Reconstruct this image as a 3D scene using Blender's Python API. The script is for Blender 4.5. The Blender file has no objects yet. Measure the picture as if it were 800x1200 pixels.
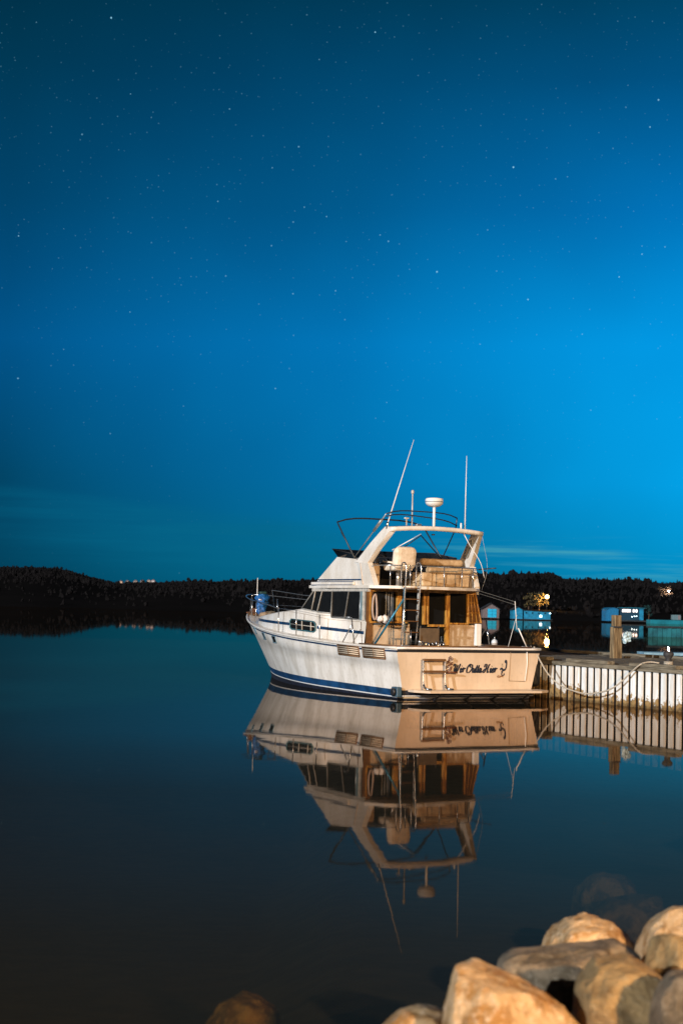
import bpy, bmesh, math, random
import numpy as np
from mathutils import Vector, Matrix, noise
R = math.radians
random.seed(7)
SC = bpy.context.scene
COL = SC.collection

# ---------------------------------------------------------------- camera
HC, FPX = 1.99, 1860.0
pitch = math.atan((711 - 600) / FPX); roll = R(1.4)
fw = Vector((0, math.cos(pitch), math.sin(pitch)))
r0 = Vector((1, 0, 0)); u0 = r0.cross(fw)
right = r0 * math.cos(roll) + u0 * math.sin(roll)
up = -r0 * math.sin(roll) + u0 * math.cos(roll)
cd = bpy.data.cameras.new('camera'); cam = bpy.data.objects.new('camera', cd); COL.objects.link(cam)
m = Matrix((right, up, -fw)).transposed().to_4x4(); m.translation = Vector((0, 0, HC))
cam.matrix_world = m
cd.sensor_fit = 'VERTICAL'; cd.sensor_height = 36; cd.sensor_width = 24
cd.lens = FPX * 36 / 1200
cd.clip_start = .1; cd.clip_end = 9000
cd.dof.use_dof = True; cd.dof.focus_distance = 36; cd.dof.aperture_fstop = 2.5
SC.camera = cam

# ---------------------------------------------------------------- world: night sky, blue glow to the right, stars
W = bpy.data.worlds.new('World'); SC.world = W; W.use_nodes = True
nt = W.node_tree; nt.nodes.clear()
N = nt.nodes.new; LK = nt.links.new
def nd(t, **k):
    n = N(t)
    for a, b in k.items(): setattr(n, a, b)
    return n
def mth(op, a, b=None, c=None, clamp=False):
    n = nd('ShaderNodeMath', operation=op); n.use_clamp = clamp
    for i, x in enumerate((a, b, c)):
        if x is None: continue
        if isinstance(x, (int, float)): n.inputs[i].default_value = x
        else: LK(x, n.inputs[i])
    return n.outputs[0]
def s2l(c):
    return tuple((x / 255 / 12.92 if x / 255 <= .04045 else ((x / 255 + .055) / 1.055) ** 2.4) for x in c)
def ramp(fac, stops, interp='LINEAR'):
    n = nd('ShaderNodeValToRGB'); n.color_ramp.interpolation = interp
    el = n.color_ramp.elements
    while len(el) < len(stops): el.new(.5)
    for e, (p, c) in zip(el, stops):
        e.position = p; e.color = (*c, 1)
    LK(fac, n.inputs[0]); return n.outputs[0]
tc = nd('ShaderNodeTexCoord')
sx = nd('ShaderNodeSeparateXYZ'); LK(tc.outputs['Generated'], sx.inputs[0])
dx, dy, dz = sx.outputs
az = mth('DIVIDE', dx, mth('MAXIMUM', dy, .05))
el = mth('MULTIPLY', dz, 1 / .6, clamp=True)
def E_(e): return e / .6
left = ramp(el, [(0, s2l((0, 62, 84))), (E_(.03), s2l((0, 66, 94))), (E_(.078), s2l((0, 69, 103))), (E_(.16), s2l((0, 84, 138))), (E_(.24), s2l((0, 70, 110))), (E_(.32), s2l((0, 56, 84))), (E_(.38), s2l((0, 46, 66))), (.85, (0, .004, .01))])
mid = ramp(el, [(0, s2l((0, 100, 132))), (E_(.03), s2l((0, 112, 152))), (E_(.08), s2l((0, 116, 174))), (E_(.165), s2l((0, 117, 184))), (E_(.245), s2l((0, 91, 143))), (E_(.32), s2l((0, 71, 111))), (E_(.37), s2l((0, 58, 86))), (.85, (0, .006, .015))])
rgt = ramp(el, [(0, s2l((0, 128, 165))), (E_(.035), s2l((0, 144, 200))), (E_(.08), s2l((0, 158, 227))), (E_(.165), s2l((0, 156, 232))), (E_(.245), s2l((0, 116, 187))), (E_(.32), s2l((0, 81, 130))), (E_(.375), s2l((0, 64, 94))), (.85, (0, .006, .015))])
def mixc(f, a, b, mode='MIX'):
    n = nd('ShaderNodeMix', data_type='RGBA', blend_type=mode)
    if isinstance(f, (int, float)): n.inputs[0].default_value = f
    else: LK(f, n.inputs[0])
    for i, x in ((6, a), (7, b)):
        if isinstance(x, tuple): n.inputs[i].default_value = (*x, 1)
        else: LK(x, n.inputs[i])
    return n.outputs[2]
def smap(x, a, b, lo=0., hi=1., kind='SMOOTHSTEP'):
    n = nd('ShaderNodeMapRange', interpolation_type=kind)
    LK(x, n.inputs[0])
    for i, v in zip((1, 2, 3, 4), (a, b, lo, hi)): n.inputs[i].default_value = v
    return n.outputs[0]
sky = mixc(smap(az, -.215, 0, kind='LINEAR'), left, mid)
sky = mixc(smap(az, 0, .215, kind='LINEAR'), sky, rgt)
# low thin cloud
cv = nd('ShaderNodeCombineXYZ'); LK(mth('MULTIPLY', az, 7), cv.inputs[0]); LK(mth('MULTIPLY', dz, 150), cv.inputs[1])
cn = nd('ShaderNodeTexNoise'); cn.inputs['Scale'].default_value = 1; cn.inputs['Detail'].default_value = 5; cn.inputs['Roughness'].default_value = .55
LK(cv.outputs[0], cn.inputs['Vector'])
cm = smap(cn.outputs['Fac'], .47, .72)
bandR = mth('MULTIPLY', mth('MULTIPLY', smap(dz, .018, .026), smap(dz, .05, .038)), smap(az, .02, .1))
sky = mixc(mth('MULTIPLY', mth('MULTIPLY', cm, bandR), .8), sky, s2l((70, 165, 185)))
tilt = mth('ADD', dz, mth('MULTIPLY', az, .09))
bandL = mth('MULTIPLY', mth('MULTIPLY', smap(tilt, .054, .045), smap(tilt, .0, .03)), smap(az, .03, -.03))
bandL = mth('MULTIPLY', bandL, smap(az, -.24, -.1, .45, 1))
sky = mixc(mth('MULTIPLY', bandL, smap(cn.outputs['Fac'], .3, .7, .2, .6)), sky, s2l((4, 104, 138)))
# a breath of uneven airglow
an = nd('ShaderNodeTexNoise'); an.inputs['Scale'].default_value = 9; an.inputs['Detail'].default_value = 2
LK(tc.outputs['Generated'], an.inputs['Vector'])
sky = mixc(1, sky, mixc(smap(an.outputs['Fac'], .3, .7), (.93, .94, .95), (1.05, 1.04, 1.03)), 'MULTIPLY')
# stars
def stars(scale, rad, pw, gain):
    vo = nd('ShaderNodeTexVoronoi', feature='F1'); vo.inputs['Scale'].default_value = scale
    LK(tc.outputs['Generated'], vo.inputs['Vector'])
    s = smap(vo.outputs['Distance'], rad, rad * .25)
    sc = nd('ShaderNodeSeparateColor'); LK(vo.outputs['Color'], sc.inputs[0])
    return mth('MULTIPLY', mth('MULTIPLY', s, mth('POWER', sc.outputs[0], pw)), gain)
st = mth('ADD', stars(150, .085, 6, 1.1), stars(70, .048, 2.6, 1.3))
st = mth('ADD', st, stars(300, .16, 2.6, .2))
st = mth('MULTIPLY', st, smap(dz, .05, .24, .12, 1))
sky = mixc(mth('MINIMUM', st, 1), sky, s2l((150, 222, 250)))
behind = smap(dy, -.2, .5, .12, 1)
bg = nd('ShaderNodeBackground'); bg.inputs[1].default_value = 1
LK(mixc(1, sky, (1, 1, 1), 'MULTIPLY'), bg.inputs[0]); LK(behind, bg.inputs[1])
# the last trace of daylight, a physical sky with the sun far below
ns = nd('ShaderNodeTexSky', sky_type='NISHITA', sun_disc=False); ns.sun_elevation = R(14); ns.sun_rotation = R(230)
bg2 = nd('ShaderNodeBackground'); bg2.inputs[1].default_value = .0002; LK(ns.outputs[0], bg2.inputs[0])
ad = nd('ShaderNodeAddShader'); LK(bg.outputs[0], ad.inputs[0]); LK(bg2.outputs[0], ad.inputs[1])
wo = nd('ShaderNodeOutputWorld'); LK(ad.outputs[0], wo.inputs[0])

# ---------------------------------------------------------------- lamps: moon behind left, warm quay floodlight behind right
sl = bpy.data.lights.new('moon', 'SUN'); sl.energy = 3.75; sl.angle = R(.6); sl.color = (.95, .98, 1)
so = bpy.data.objects.new('moon', sl); COL.objects.link(so)
d = Vector((-.60, -.76, .27)).normalized()
so.rotation_euler = d.to_track_quat('Z', 'Y').to_euler()
fl = bpy.data.lights.new('quay_floodlight', 'AREA'); fl.shape = 'DISK'; fl.size = 1.6; fl.energy = 50000; fl.color = (1, .62, .30)
fo = bpy.data.objects.new('quay_floodlight', fl); COL.objects.link(fo)
fo.location = (19, -34, 15)
fo.rotation_euler = (Vector(fo.location) - Vector((3, 26, 0))).to_track_quat('Z', 'Y').to_euler()

SC.view_settings.view_transform = 'Standard'; SC.view_settings.look = 'None'
SC.view_settings.exposure = 0; SC.view_settings.gamma = 1
try: SC.view_settings.use_curve_mapping = False
except Exception: pass
SC.cycles.use_denoising = True
SC.cycles.max_bounces = 8; SC.cycles.transparent_max_bounces = 12
SC.cycles.sample_clamp_indirect = 4

# ---------------------------------------------------------------- materials
MATS = {}
def mat(name, col, rough=.5, metal=0., var=.15, scale=4., bump=0., stretch=(1, 1, 1), col2=None, emit=None, es=0., spec=.5, coat=0., bscale=None, lo=.35, hi=.65, drip=0.):
    if name in MATS: return MATS[name]
    global nt, N, LK
    m = bpy.data.materials.new(name); m.use_nodes = True
    nt = m.node_tree; nt.nodes.clear(); N = nt.nodes.new; LK = nt.links.new
    p = nd('ShaderNodeBsdfPrincipled'); o = nd('ShaderNodeOutputMaterial'); LK(p.outputs[0], o.inputs[0])
    t = nd('ShaderNodeTexCoord'); mp = nd('ShaderNodeMapping'); mp.inputs['Scale'].default_value = stretch
    LK(t.outputs['Object'], mp.inputs[0])
    nz = nd('ShaderNodeTexNoise'); nz.inputs['Scale'].default_value = scale; nz.inputs['Detail'].default_value = 6; nz.inputs['Roughness'].default_value = .6
    LK(mp.outputs[0], nz.inputs['Vector'])
    c2 = col2 or tuple(x * (1 - var * 2) for x in col)
    f = smap(nz.outputs['Fac'], lo, hi)
    cc = mixc(f, c2, col)
    if drip:
        dnz = nd('ShaderNodeTexNoise'); dnz.inputs['Scale'].default_value = 5; dnz.inputs['Detail'].default_value = 7; dnz.inputs['Roughness'].default_value = .7
        dm_ = nd('ShaderNodeMapping'); dm_.inputs['Scale'].default_value = (3.2, 3.2, .35); LK(t.outputs['Object'], dm_.inputs[0]); LK(dm_.outputs[0], dnz.inputs['Vector'])
        cc = mixc(mth('MULTIPLY', smap(dnz.outputs['Fac'], .52, .72), drip), cc, (.42, .33, .22))
        gz = nd('ShaderNodeTexNoise'); gz.inputs['Scale'].default_value = 11; gz.inputs['Detail'].default_value = 8; LK(t.outputs['Object'], gz.inputs['Vector'])
        cc = mixc(mth('MULTIPLY', smap(gz.outputs['Fac'], .55, .75), drip * .6), cc, (.30, .26, .20))
    LK(cc, p.inputs['Base Color'])
    rr = nd('ShaderNodeMapRange'); LK(nz.outputs['Fac'], rr.inputs[0]); rr.inputs[3].default_value = min(1, rough + .12); rr.inputs[4].default_value = max(.02, rough - .08)
    LK(rr.outputs[0], p.inputs['Roughness'])
    p.inputs['Metallic'].default_value = metal
    p.inputs['Specular IOR Level'].default_value = spec
    p.inputs['Coat Weight'].default_value = coat
    if bump:
        bn = nd('ShaderNodeTexNoise'); bn.inputs['Scale'].default_value = bscale or scale * 5; bn.inputs['Detail'].default_value = 5
        LK(mp.outputs[0], bn.inputs['Vector'])
        b = nd('ShaderNodeBump'); b.inputs['Strength'].default_value = bump; b.inputs['Distance'].default_value = .02
        LK(bn.outputs['Fac'], b.inputs['Height']); LK(b.outputs[0], p.inputs['Normal'])
    if emit:
        p.inputs['Emission Color'].default_value = (*emit, 1); p.inputs['Emission Strength'].default_value = es
    MATS[name] = m; return m
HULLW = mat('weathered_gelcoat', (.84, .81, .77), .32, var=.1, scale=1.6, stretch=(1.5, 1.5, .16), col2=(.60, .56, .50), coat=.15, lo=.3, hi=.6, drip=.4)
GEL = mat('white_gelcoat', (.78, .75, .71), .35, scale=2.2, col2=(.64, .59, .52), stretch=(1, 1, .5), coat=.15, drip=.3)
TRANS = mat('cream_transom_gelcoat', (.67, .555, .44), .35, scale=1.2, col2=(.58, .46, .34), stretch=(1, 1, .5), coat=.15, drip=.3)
NAVY = mat('navy_stripe_paint', (.012, .05, .13), .3, var=.2, coat=.2)
BOOT = mat('blue_boot_stripe_paint', (.012, .07, .19), .3, var=.25, scale=3)
ANTI = mat('dark_antifouling', (.012, .02, .045), .6, var=.3, scale=6)
DLINE = mat('black_rub_strake', (.02, .022, .028), .4)
GLASS = mat('dark_cabin_glass', (.010, .010, .010), .12, var=.1, spec=.12)
ALU = mat('anodised_window_frame', (.42, .42, .40), .35, metal=.5, scale=8)
ALUW = mat('painted_window_frame', (.55, .52, .47), .4, scale=8)
TEALF = mat('blue_grey_frame', (.16, .26, .32), .4)
CHROME = mat('stainless_tube', (.62, .62, .62), .22, metal=.9, var=.1, scale=20)
DTUBE = mat('dark_canopy_tube', (.03, .045, .06), .35, metal=.3)
TEAK = mat('varnished_teak', (.54, .28, .05), .35, scale=9, stretch=(2, 2, .4), col2=(.26, .11, .018), coat=.4)
TEAKD = mat('dark_teak_trim', (.16, .075, .025), .45, scale=9)
CREAMV = mat('cream_vinyl', (.76, .67, .55), .5, scale=5, col2=(.60, .48, .35), bump=.25)
TANV = mat('tan_vinyl_cushion', (.58, .43, .26), .55, scale=4, col2=(.34, .22, .11), bump=.3)
BLKC = mat('black_canvas', (.014, .015, .02), .8, bump=.2)
VISOR = mat('smoked_acrylic', (.012, .016, .022), .08, spec=.5)
WHITEP = mat('white_plastic', (.80, .80, .80), .3, var=.05)
BLUEP = mat('blue_plastic', (.01, .13, .42), .5, var=.3, scale=9)
BLUET = mat('blue_anodised_tube', (.03, .20, .33), .35, metal=.3)
ROPEM = mat('pale_rope', (.60, .56, .48), .85, scale=60, bump=.8, col2=(.36, .32, .26))
RUST = mat('rusty_chain', (.17, .06, .025), .8, scale=30, bump=.6)
BROWNV = mat('brown_louver', (.20, .105, .045), .5, scale=12)
PALEIN = mat('cockpit_liner', (.56, .45, .33), .55, scale=2.4, col2=(.40, .28, .17))
CURT = mat('grey_curtain', (.20, .20, .20), .8, scale=10)
BLACKP = mat('black_rubber', (.012, .012, .014), .6)
TIMB = mat('weathered_deck_timber', (.12, .095, .065), .85, scale=5, stretch=(.5, 6, 1), col2=(.035, .03, .024), bump=.8)
TIMBL = mat('pale_cap_timber', (.24, .21, .155), .8, scale=5, stretch=(.5, 5, 5), col2=(.09, .075, .05), bump=.7)
POSTM = mat('mooring_post_wood', (.27, .20, .11), .8, scale=6, stretch=(3, 3, .4), col2=(.09, .06, .03), bump=.8)
IRON = mat('dark_cast_iron', (.035, .037, .042), .6, bump=.5, scale=14)

def pile_mat():
    global nt, N, LK
    m = bpy.data.materials.new('whitewashed_sheet_pile'); m.use_nodes = True
    nt = m.node_tree; nt.nodes.clear(); N = nt.nodes.new; LK = nt.links.new
    p = nd('ShaderNodeBsdfPrincipled'); o = nd('ShaderNodeOutputMaterial'); LK(p.outputs[0], o.inputs[0])
    t = nd('ShaderNodeTexCoord'); s = nd('ShaderNodeSeparateXYZ'); LK(t.outputs['Object'], s.inputs[0])
    nz = nd('ShaderNodeTexNoise'); nz.inputs['Scale'].default_value = 7; nz.inputs['Detail'].default_value = 8; nz.inputs['Roughness'].default_value = .65
    LK(t.outputs['Object'], nz.inputs['Vector'])
    n2 = nd('ShaderNodeTexNoise'); n2.inputs['Scale'].default_value = 2.1; n2.inputs['Detail'].default_value = 4
    mp = nd('ShaderNodeMapping'); mp.inputs['Scale'].default_value = (2.5, 2.5, .5); LK(t.outputs['Object'], mp.inputs[0]); LK(mp.outputs[0], n2.inputs['Vector'])
    oi = nd('ShaderNodeObjectInfo'); rnd = oi.outputs['Random']
    white = mixc(smap(n2.outputs['Fac'], .35, .65), (.74, .72, .68), (.84, .90, .95))
    white = mixc(1, white, mixc(rnd, (.84, .84, .83), (1, 1, 1)), 'MULTIPLY')
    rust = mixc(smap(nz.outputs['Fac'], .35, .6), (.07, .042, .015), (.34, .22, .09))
    h = mth('SUBTRACT', s.outputs[2], mth('MULTIPLY', mth('SUBTRACT', nz.outputs['Fac'], .5), .75))
    h = mth('SUBTRACT', h, mth('MULTIPLY', mth('SUBTRACT', n2.outputs['Fac'], .5), .5))
    # warm light towards the boat's berth, painted in as a taller rust band
    warm_ramp = smap(s.outputs[0], -2.2, 1.2, 0, .28)
    f = smap(mth('SUBTRACT', mth('SUBTRACT', h, warm_ramp), mth('MULTIPLY', rnd, .12)), .06, .13)
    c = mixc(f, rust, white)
    streak = nd('ShaderNodeTexNoise'); streak.inputs['Scale'].default_value = 14; mp2 = nd('ShaderNodeMapping'); mp2.inputs['Scale'].default_value = (3, 3, .15)
    LK(t.outputs['Object'], mp2.inputs[0]); LK(mp2.outputs[0], streak.inputs['Vector'])
    c = mixc(mth('MULTIPLY', smap(streak.outputs['Fac'], .55, .75), .6), c, (.30, .19, .09))
    wet = smap(s.outputs[2], .02, .10, .35, 1)
    c = mixc(1, c, mixc(wet, (.35, .33, .25), (1, 1, 1)), 'MULTIPLY')
    LK(c, p.inputs['Base Color']); p.inputs['Roughness'].default_value = .75
    b = nd('ShaderNodeBump'); b.inputs['Strength'].default_value = .7; b.inputs['Distance'].default_value = .02
    LK(nz.outputs['Fac'], b.inputs['Height']); LK(b.outputs[0], p.inputs['Normal'])
    return m
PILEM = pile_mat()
PILED = mat('dark_pile_web', (.020, .014, .010), .9, scale=9, bump=.6, col2=(.008, .006, .005))  # near-black webs and gap sides behind the white panels

def rock_mat(name, c1, c2, c3):
    global nt, N, LK
    m = bpy.data.materials.new(name); m.use_nodes = True
    nt = m.node_tree; nt.nodes.clear(); N = nt.nodes.new; LK = nt.links.new
    p = nd('ShaderNodeBsdfPrincipled'); o = nd('ShaderNodeOutputMaterial'); LK(p.outputs[0], o.inputs[0])
    t = nd('ShaderNodeTexCoord')
    n1 = nd('ShaderNodeTexNoise'); n1.inputs['Scale'].default_value = 7; n1.inputs['Detail'].default_value = 9; n1.inputs['Distortion'].default_value = .8
    n2 = nd('ShaderNodeTexNoise'); n2.inputs['Scale'].default_value = 34; n2.inputs['Detail'].default_value = 9; n2.inputs['Roughness'].default_value = .7
    n3 = nd('ShaderNodeTexVoronoi', feature='DISTANCE_TO_EDGE'); n3.inputs['Scale'].default_value = 2.6
    dn = nd('ShaderNodeTexNoise'); dn.inputs['Scale'].default_value = 4; dn.inputs['Detail'].default_value = 4
    mx = nd('ShaderNodeVectorMath', operation='MULTIPLY_ADD'); mx.inputs[1].default_value = (.5, .5, .5)
    for n in (n1, n2, dn): LK(t.outputs['Object'], n.inputs['Vector'])
    LK(dn.outputs['Color'], mx.inputs[0]); LK(t.outputs['Object'], mx.inputs[2]); LK(mx.outputs[0], n3.inputs['Vector'])
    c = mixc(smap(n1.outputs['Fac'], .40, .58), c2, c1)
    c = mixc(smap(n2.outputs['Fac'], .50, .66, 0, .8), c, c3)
    n4 = nd('ShaderNodeTexNoise'); n4.inputs['Scale'].default_value = 13; n4.inputs['Detail'].default_value = 8; n4.inputs['Roughness'].default_value = .7; LK(t.outputs['Object'], n4.inputs['Vector'])
    c = mixc(smap(n4.outputs['Fac'], .56, .68, 0, .75), c, tuple(x * .5 for x in c2))
    c = mixc(smap(n3.outputs['Distance'], .006, 0, 0, .22), c, tuple(x * .4 for x in c2))
    LK(c, p.inputs['Base Color']); p.inputs['Roughness'].default_value = .7
    b = nd('ShaderNodeBump'); b.inputs['Strength'].default_value = 1.0; b.inputs['Distance'].default_value = .03
    b2 = nd('ShaderNodeBump'); b2.inputs['Strength'].default_value = .25; b2.inputs['Distance'].default_value = .05
    LK(smap(n3.outputs['Distance'], 0, .05), b2.inputs['Height']); LK(b2.outputs[0], b.inputs['Normal'])
    LK(n2.outputs['Fac'], b.inputs['Height']); LK(b.outputs[0], p.inputs['Normal'])
    return m
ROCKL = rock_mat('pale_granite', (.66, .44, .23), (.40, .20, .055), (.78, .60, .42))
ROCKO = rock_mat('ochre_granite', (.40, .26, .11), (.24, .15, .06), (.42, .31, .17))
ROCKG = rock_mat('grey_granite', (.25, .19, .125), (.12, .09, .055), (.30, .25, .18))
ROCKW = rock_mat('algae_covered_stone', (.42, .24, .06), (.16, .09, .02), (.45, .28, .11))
ROCKD = rock_mat('sunken_stone', (.11, .08, .04), (.035, .025, .014), (.15, .11, .065))

def water_mat():
    global nt, N, LK
    m = bpy.data.materials.new('still_harbour_water'); m.use_nodes = True
    nt = m.node_tree; nt.nodes.clear(); N = nt.nodes.new; LK = nt.links.new
    g = nd('ShaderNodeNewGeometry')
    vm = nd('ShaderNodeVectorMath', operation='DOT_PRODUCT'); LK(g.outputs['True Normal'], vm.inputs[0]); LK(g.outputs['Incoming'], vm.inputs[1])
    s = mth('MULTIPLY', mth('ABSOLUTE', vm.outputs['Value']), 1 / .4, clamp=True)
    k = lambda v: (v, v, v)
    fac = ramp(s, [(0, k(.90)), (.026 / .4, k(.58)), (.042 / .4, k(.46)), (.063 / .4, k(.46)), (.08 / .4, k(.41)), (.093 / .4, k(.29)), (.115 / .4, k(.17)), (.155 / .4, k(.105)), (.2 / .4, k(.06)), (.27 / .4, k(.04)), (1, k(.02))])
    tint = ramp(s, [(0, (1, .82, .70)), (.05 / .4, (1, .84, .72)), (.09 / .4, (1, .80, .65)), (.155 / .4, (1, .72, .54)), (1, (.9, .5, .3))])
    gl = nd('ShaderNodeBsdfGlossy'); gl.distribution = 'GGX'; LK(tint, gl.inputs['Color'])
    sp = nd('ShaderNodeSeparateXYZ'); LK(g.outputs['Position'], sp.inputs[0])
    LK(smap(sp.outputs[1], 34, 120, .022, .018), gl.inputs['Roughness'])
    nz = nd('ShaderNodeTexNoise'); nz.inputs['Scale'].default_value = .8; nz.inputs['Detail'].default_value = 4
    mp = nd('ShaderNodeMapping'); mp.inputs['Scale'].default_value = (1, 1.6, 1); LK(g.outputs['Position'], mp.inputs[0]); LK(mp.outputs[0], nz.inputs['Vector'])
    b = nd('ShaderNodeBump'); LK(smap(sp.outputs[1], 40, 160, .3, .05), b.inputs['Strength']); b.inputs['Distance'].default_value = .0022
    LK(nz.outputs['Fac'], b.inputs['Height']); LK(b.outputs[0], gl.inputs['Normal'])
    tr = nd('ShaderNodeBsdfTransparent'); tr.inputs[0].default_value = (.75, .7, .55, 1)
    df = nd('ShaderNodeBsdfDiffuse'); df.inputs[0].default_value = (.018, .019, .017, 1)
    mb = nd('ShaderNodeMixShader'); mb.inputs[0].default_value = .5; LK(tr.outputs[0], mb.inputs[1]); LK(df.outputs[0], mb.inputs[2])
    ms = nd('ShaderNodeMixShader'); LK(fac, ms.inputs[0]); LK(mb.outputs[0], ms.inputs[1]); LK(gl.outputs[0], ms.inputs[2])
    o = nd('ShaderNodeOutputMaterial'); LK(ms.outputs[0], o.inputs[0])
    return m
WATER = water_mat()

# ---------------------------------------------------------------- mesh helpers
class MB:
    def __init__(s): s.bm = bmesh.new(); s.mi = 0
    def poly(s, pts, mi=None):
        vs = [s.bm.verts.new(p) for p in pts]
        try:
            f = s.bm.faces.new(vs); f.material_index = s.mi if mi is None else mi
        except ValueError: pass
        return s
    def prism(s, pts, off, mi=None):
        """solid: polygon pts swept along off"""
        off = Vector(off); a = [s.bm.verts.new(p) for p in pts]; b = [s.bm.verts.new(Vector(p) + off) for p in pts]
        n = len(pts); mi = s.mi if mi is None else mi
        for f in [a[::-1], b] + [[a[i], a[(i + 1) % n], b[(i + 1) % n], b[i]] for i in range(n)]:
            s.bm.faces.new(f).material_index = mi
        return s
    def box(s, c, d, rot=None, bev=0., mi=None):
        mt = Matrix.Translation(c) @ (rot or Matrix()) @ Matrix.Diagonal((*d, 1))
        r = bmesh.ops.create_cube(s.bm, size=1, matrix=mt)
        fs = {f for v in r['verts'] for f in v.link_faces}
        for f in fs: f.material_index = s.mi if mi is None else mi
        if bev:
            es = list({e for v in r['verts'] for e in v.link_edges})
            bmesh.ops.bevel(s.bm, geom=es, offset=bev, segments=3, profile=.5, affect='EDGES')
        return s
    def tube(s, pts, r, n=8, smooth=True, closed=False, mi=None):
        pts = [Vector(p) for p in pts]
        if smooth and len(pts) > 2: pts = catmull(pts, 6)
        rs = r if isinstance(r, (list, tuple)) else [r] * len(pts)
        if len(rs) != len(pts): rs = [rs[0] + (rs[-1] - rs[0]) * i / (len(pts) - 1) for i in range(len(pts))]
        rings = []; pn = None
        for i, p in enumerate(pts):
            t = (pts[min(i + 1, len(pts) - 1)] - pts[max(i - 1, 0)]).normalized()
            if pn is None: pn = t.orthogonal().normalized()
            pn = (pn - t * pn.dot(t)).normalized(); q = t.cross(pn)
            rings.append([s.bm.verts.new(p + (pn * math.cos(6.2832 * k / n) + q * math.sin(6.2832 * k / n)) * rs[i]) for k in range(n)])
        m_ = s.mi if mi is None else mi
        for a, b in zip(rings, rings[1:]):
            for k in range(n):
                f = s.bm.faces.new((a[k], a[(k + 1) % n], b[(k + 1) % n], b[k])); f.smooth = True; f.material_index = m_
        s.bm.faces.new(rings[0][::-1]).material_index = m_; s.bm.faces.new(rings[-1]).material_index = m_
        return s
    def lathe(s, prof, c, n=20, axis=None, mi=None):
        c = Vector(c); rings = []
        for r, z in prof:
            rings.append([s.bm.verts.new(c + Vector((max(r, .0005) * math.cos(6.2832 * k / n), max(r, .0005) * math.sin(6.2832 * k / n), z))) for k in range(n)])
        for a, b in zip(rings, rings[1:]):
            for k in range(n):
                f = s.bm.faces.new((a[k], a[(k + 1) % n], b[(k + 1) % n], b[k])); f.smooth = True
                f.material_index = s.mi if mi is None else mi
        s.bm.faces.new(rings[0][::-1]); s.bm.faces.new(rings[-1])
        return s
    def grid(s, rows, mi=None, smooth=True):
        """rows: list of rows of points; mi may be a function of row index"""
        vs = [[s.bm.verts.new(p) for p in r] for r in rows]
        for i in range(len(vs) - 1):
            for j in range(len(vs[0]) - 1):
                try: f = s.bm.faces.new((vs[i][j], vs[i][j + 1], vs[i + 1][j + 1], vs[i + 1][j]))
                except ValueError: continue
                f.smooth = smooth; f.material_index = mi(i) if callable(mi) else (s.mi if mi is None else mi)
        return s
    def obj(s, name, mats, parent=None, label=None, weld=False):
        if weld: bmesh.ops.remove_doubles(s.bm, verts=s.bm.verts, dist=.0005)
        bmesh.ops.recalc_face_normals(s.bm, faces=s.bm.faces)
        me = bpy.data.meshes.new(name); s.bm.to_mesh(me); s.bm.free()
        for mm in (mats if isinstance(mats, (list, tuple)) else [mats]): me.materials.append(mm)
        o = bpy.data.objects.new(name, me); COL.objects.link(o)
        if parent: o.parent = parent
        if label: o['label'] = label
        return o
def catmull(p, k):
    out = []
    P = [p[0] * 2 - p[1]] + p + [p[-1] * 2 - p[-2]]
    for i in range(1, len(P) - 2):
        for j in range(k):
            t = j / k; a, b, c, e = P[i - 1], P[i], P[i + 1], P[i + 2]
            out.append(.5 * ((2 * b) + (c - a) * t + (2 * a - 5 * b + 4 * c - e) * t * t + (3 * b - a - 3 * c + e) * t ** 3))
    out.append(P[-2]); return out
def tag(o, label, cat, group=None, kind=None):
    o['label'] = label; o['category'] = cat
    if group: o['group'] = group
    if kind: o['kind'] = kind
    return o
def thing(name, label, cat, loc=(0, 0, 0), rz=0, group=None):
    o = bpy.data.objects.new(name, None); COL.objects.link(o); o.location = loc; o.rotation_euler = (0, 0, rz)
    return tag(o, label, cat, group)
def struct(o):
    o['kind'] = 'structure'; return o

# ---------------------------------------------------------------- setting: water, seabed, far shore
o = MB().poly([(-4000, -300, 0), (4000, -300, 0), (4000, 7000, 0), (-4000, 7000, 0)]).obj('water', WATER)
struct(o)
BED = mat('silty_seabed', (.05, .04, .025), .9, scale=1.2, col2=(.02, .017, .012), bump=.5)
def bed_z(x, y):
    t = [(-40, 1.2), (0, .55), (4.5, .1), (6.5, -.35), (8, -.8), (11, -1.3), (20, -3), (60, -7), (9000, -9)]
    for (a, za), (b, zb) in zip(t, t[1:]):
        if y <= b: z = za + (zb - za) * max(0, (y - a)) / (b - a); break
    if x < .2: z -= min(.9, (.2 - x) * .5) * (1 if y > 2 else 0)
    return z + (noise.noise(Vector((x * .8, y * .8, 0))) * .12 if y < 25 else 0)
ys = [-300, -40, -10] + [i * .5 for i in range(0, 50)] + [30, 45, 60, 120, 300, 1000, 7000]
xs = [-4000, -300, -60, -20] + [-10 + i * .5 for i in range(0, 45)] + [16, 30, 80, 400, 4000]
struct(MB().grid([[(x, y, bed_z(x, y)) for x in xs] for y in ys]).obj('ground', BED))

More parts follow.
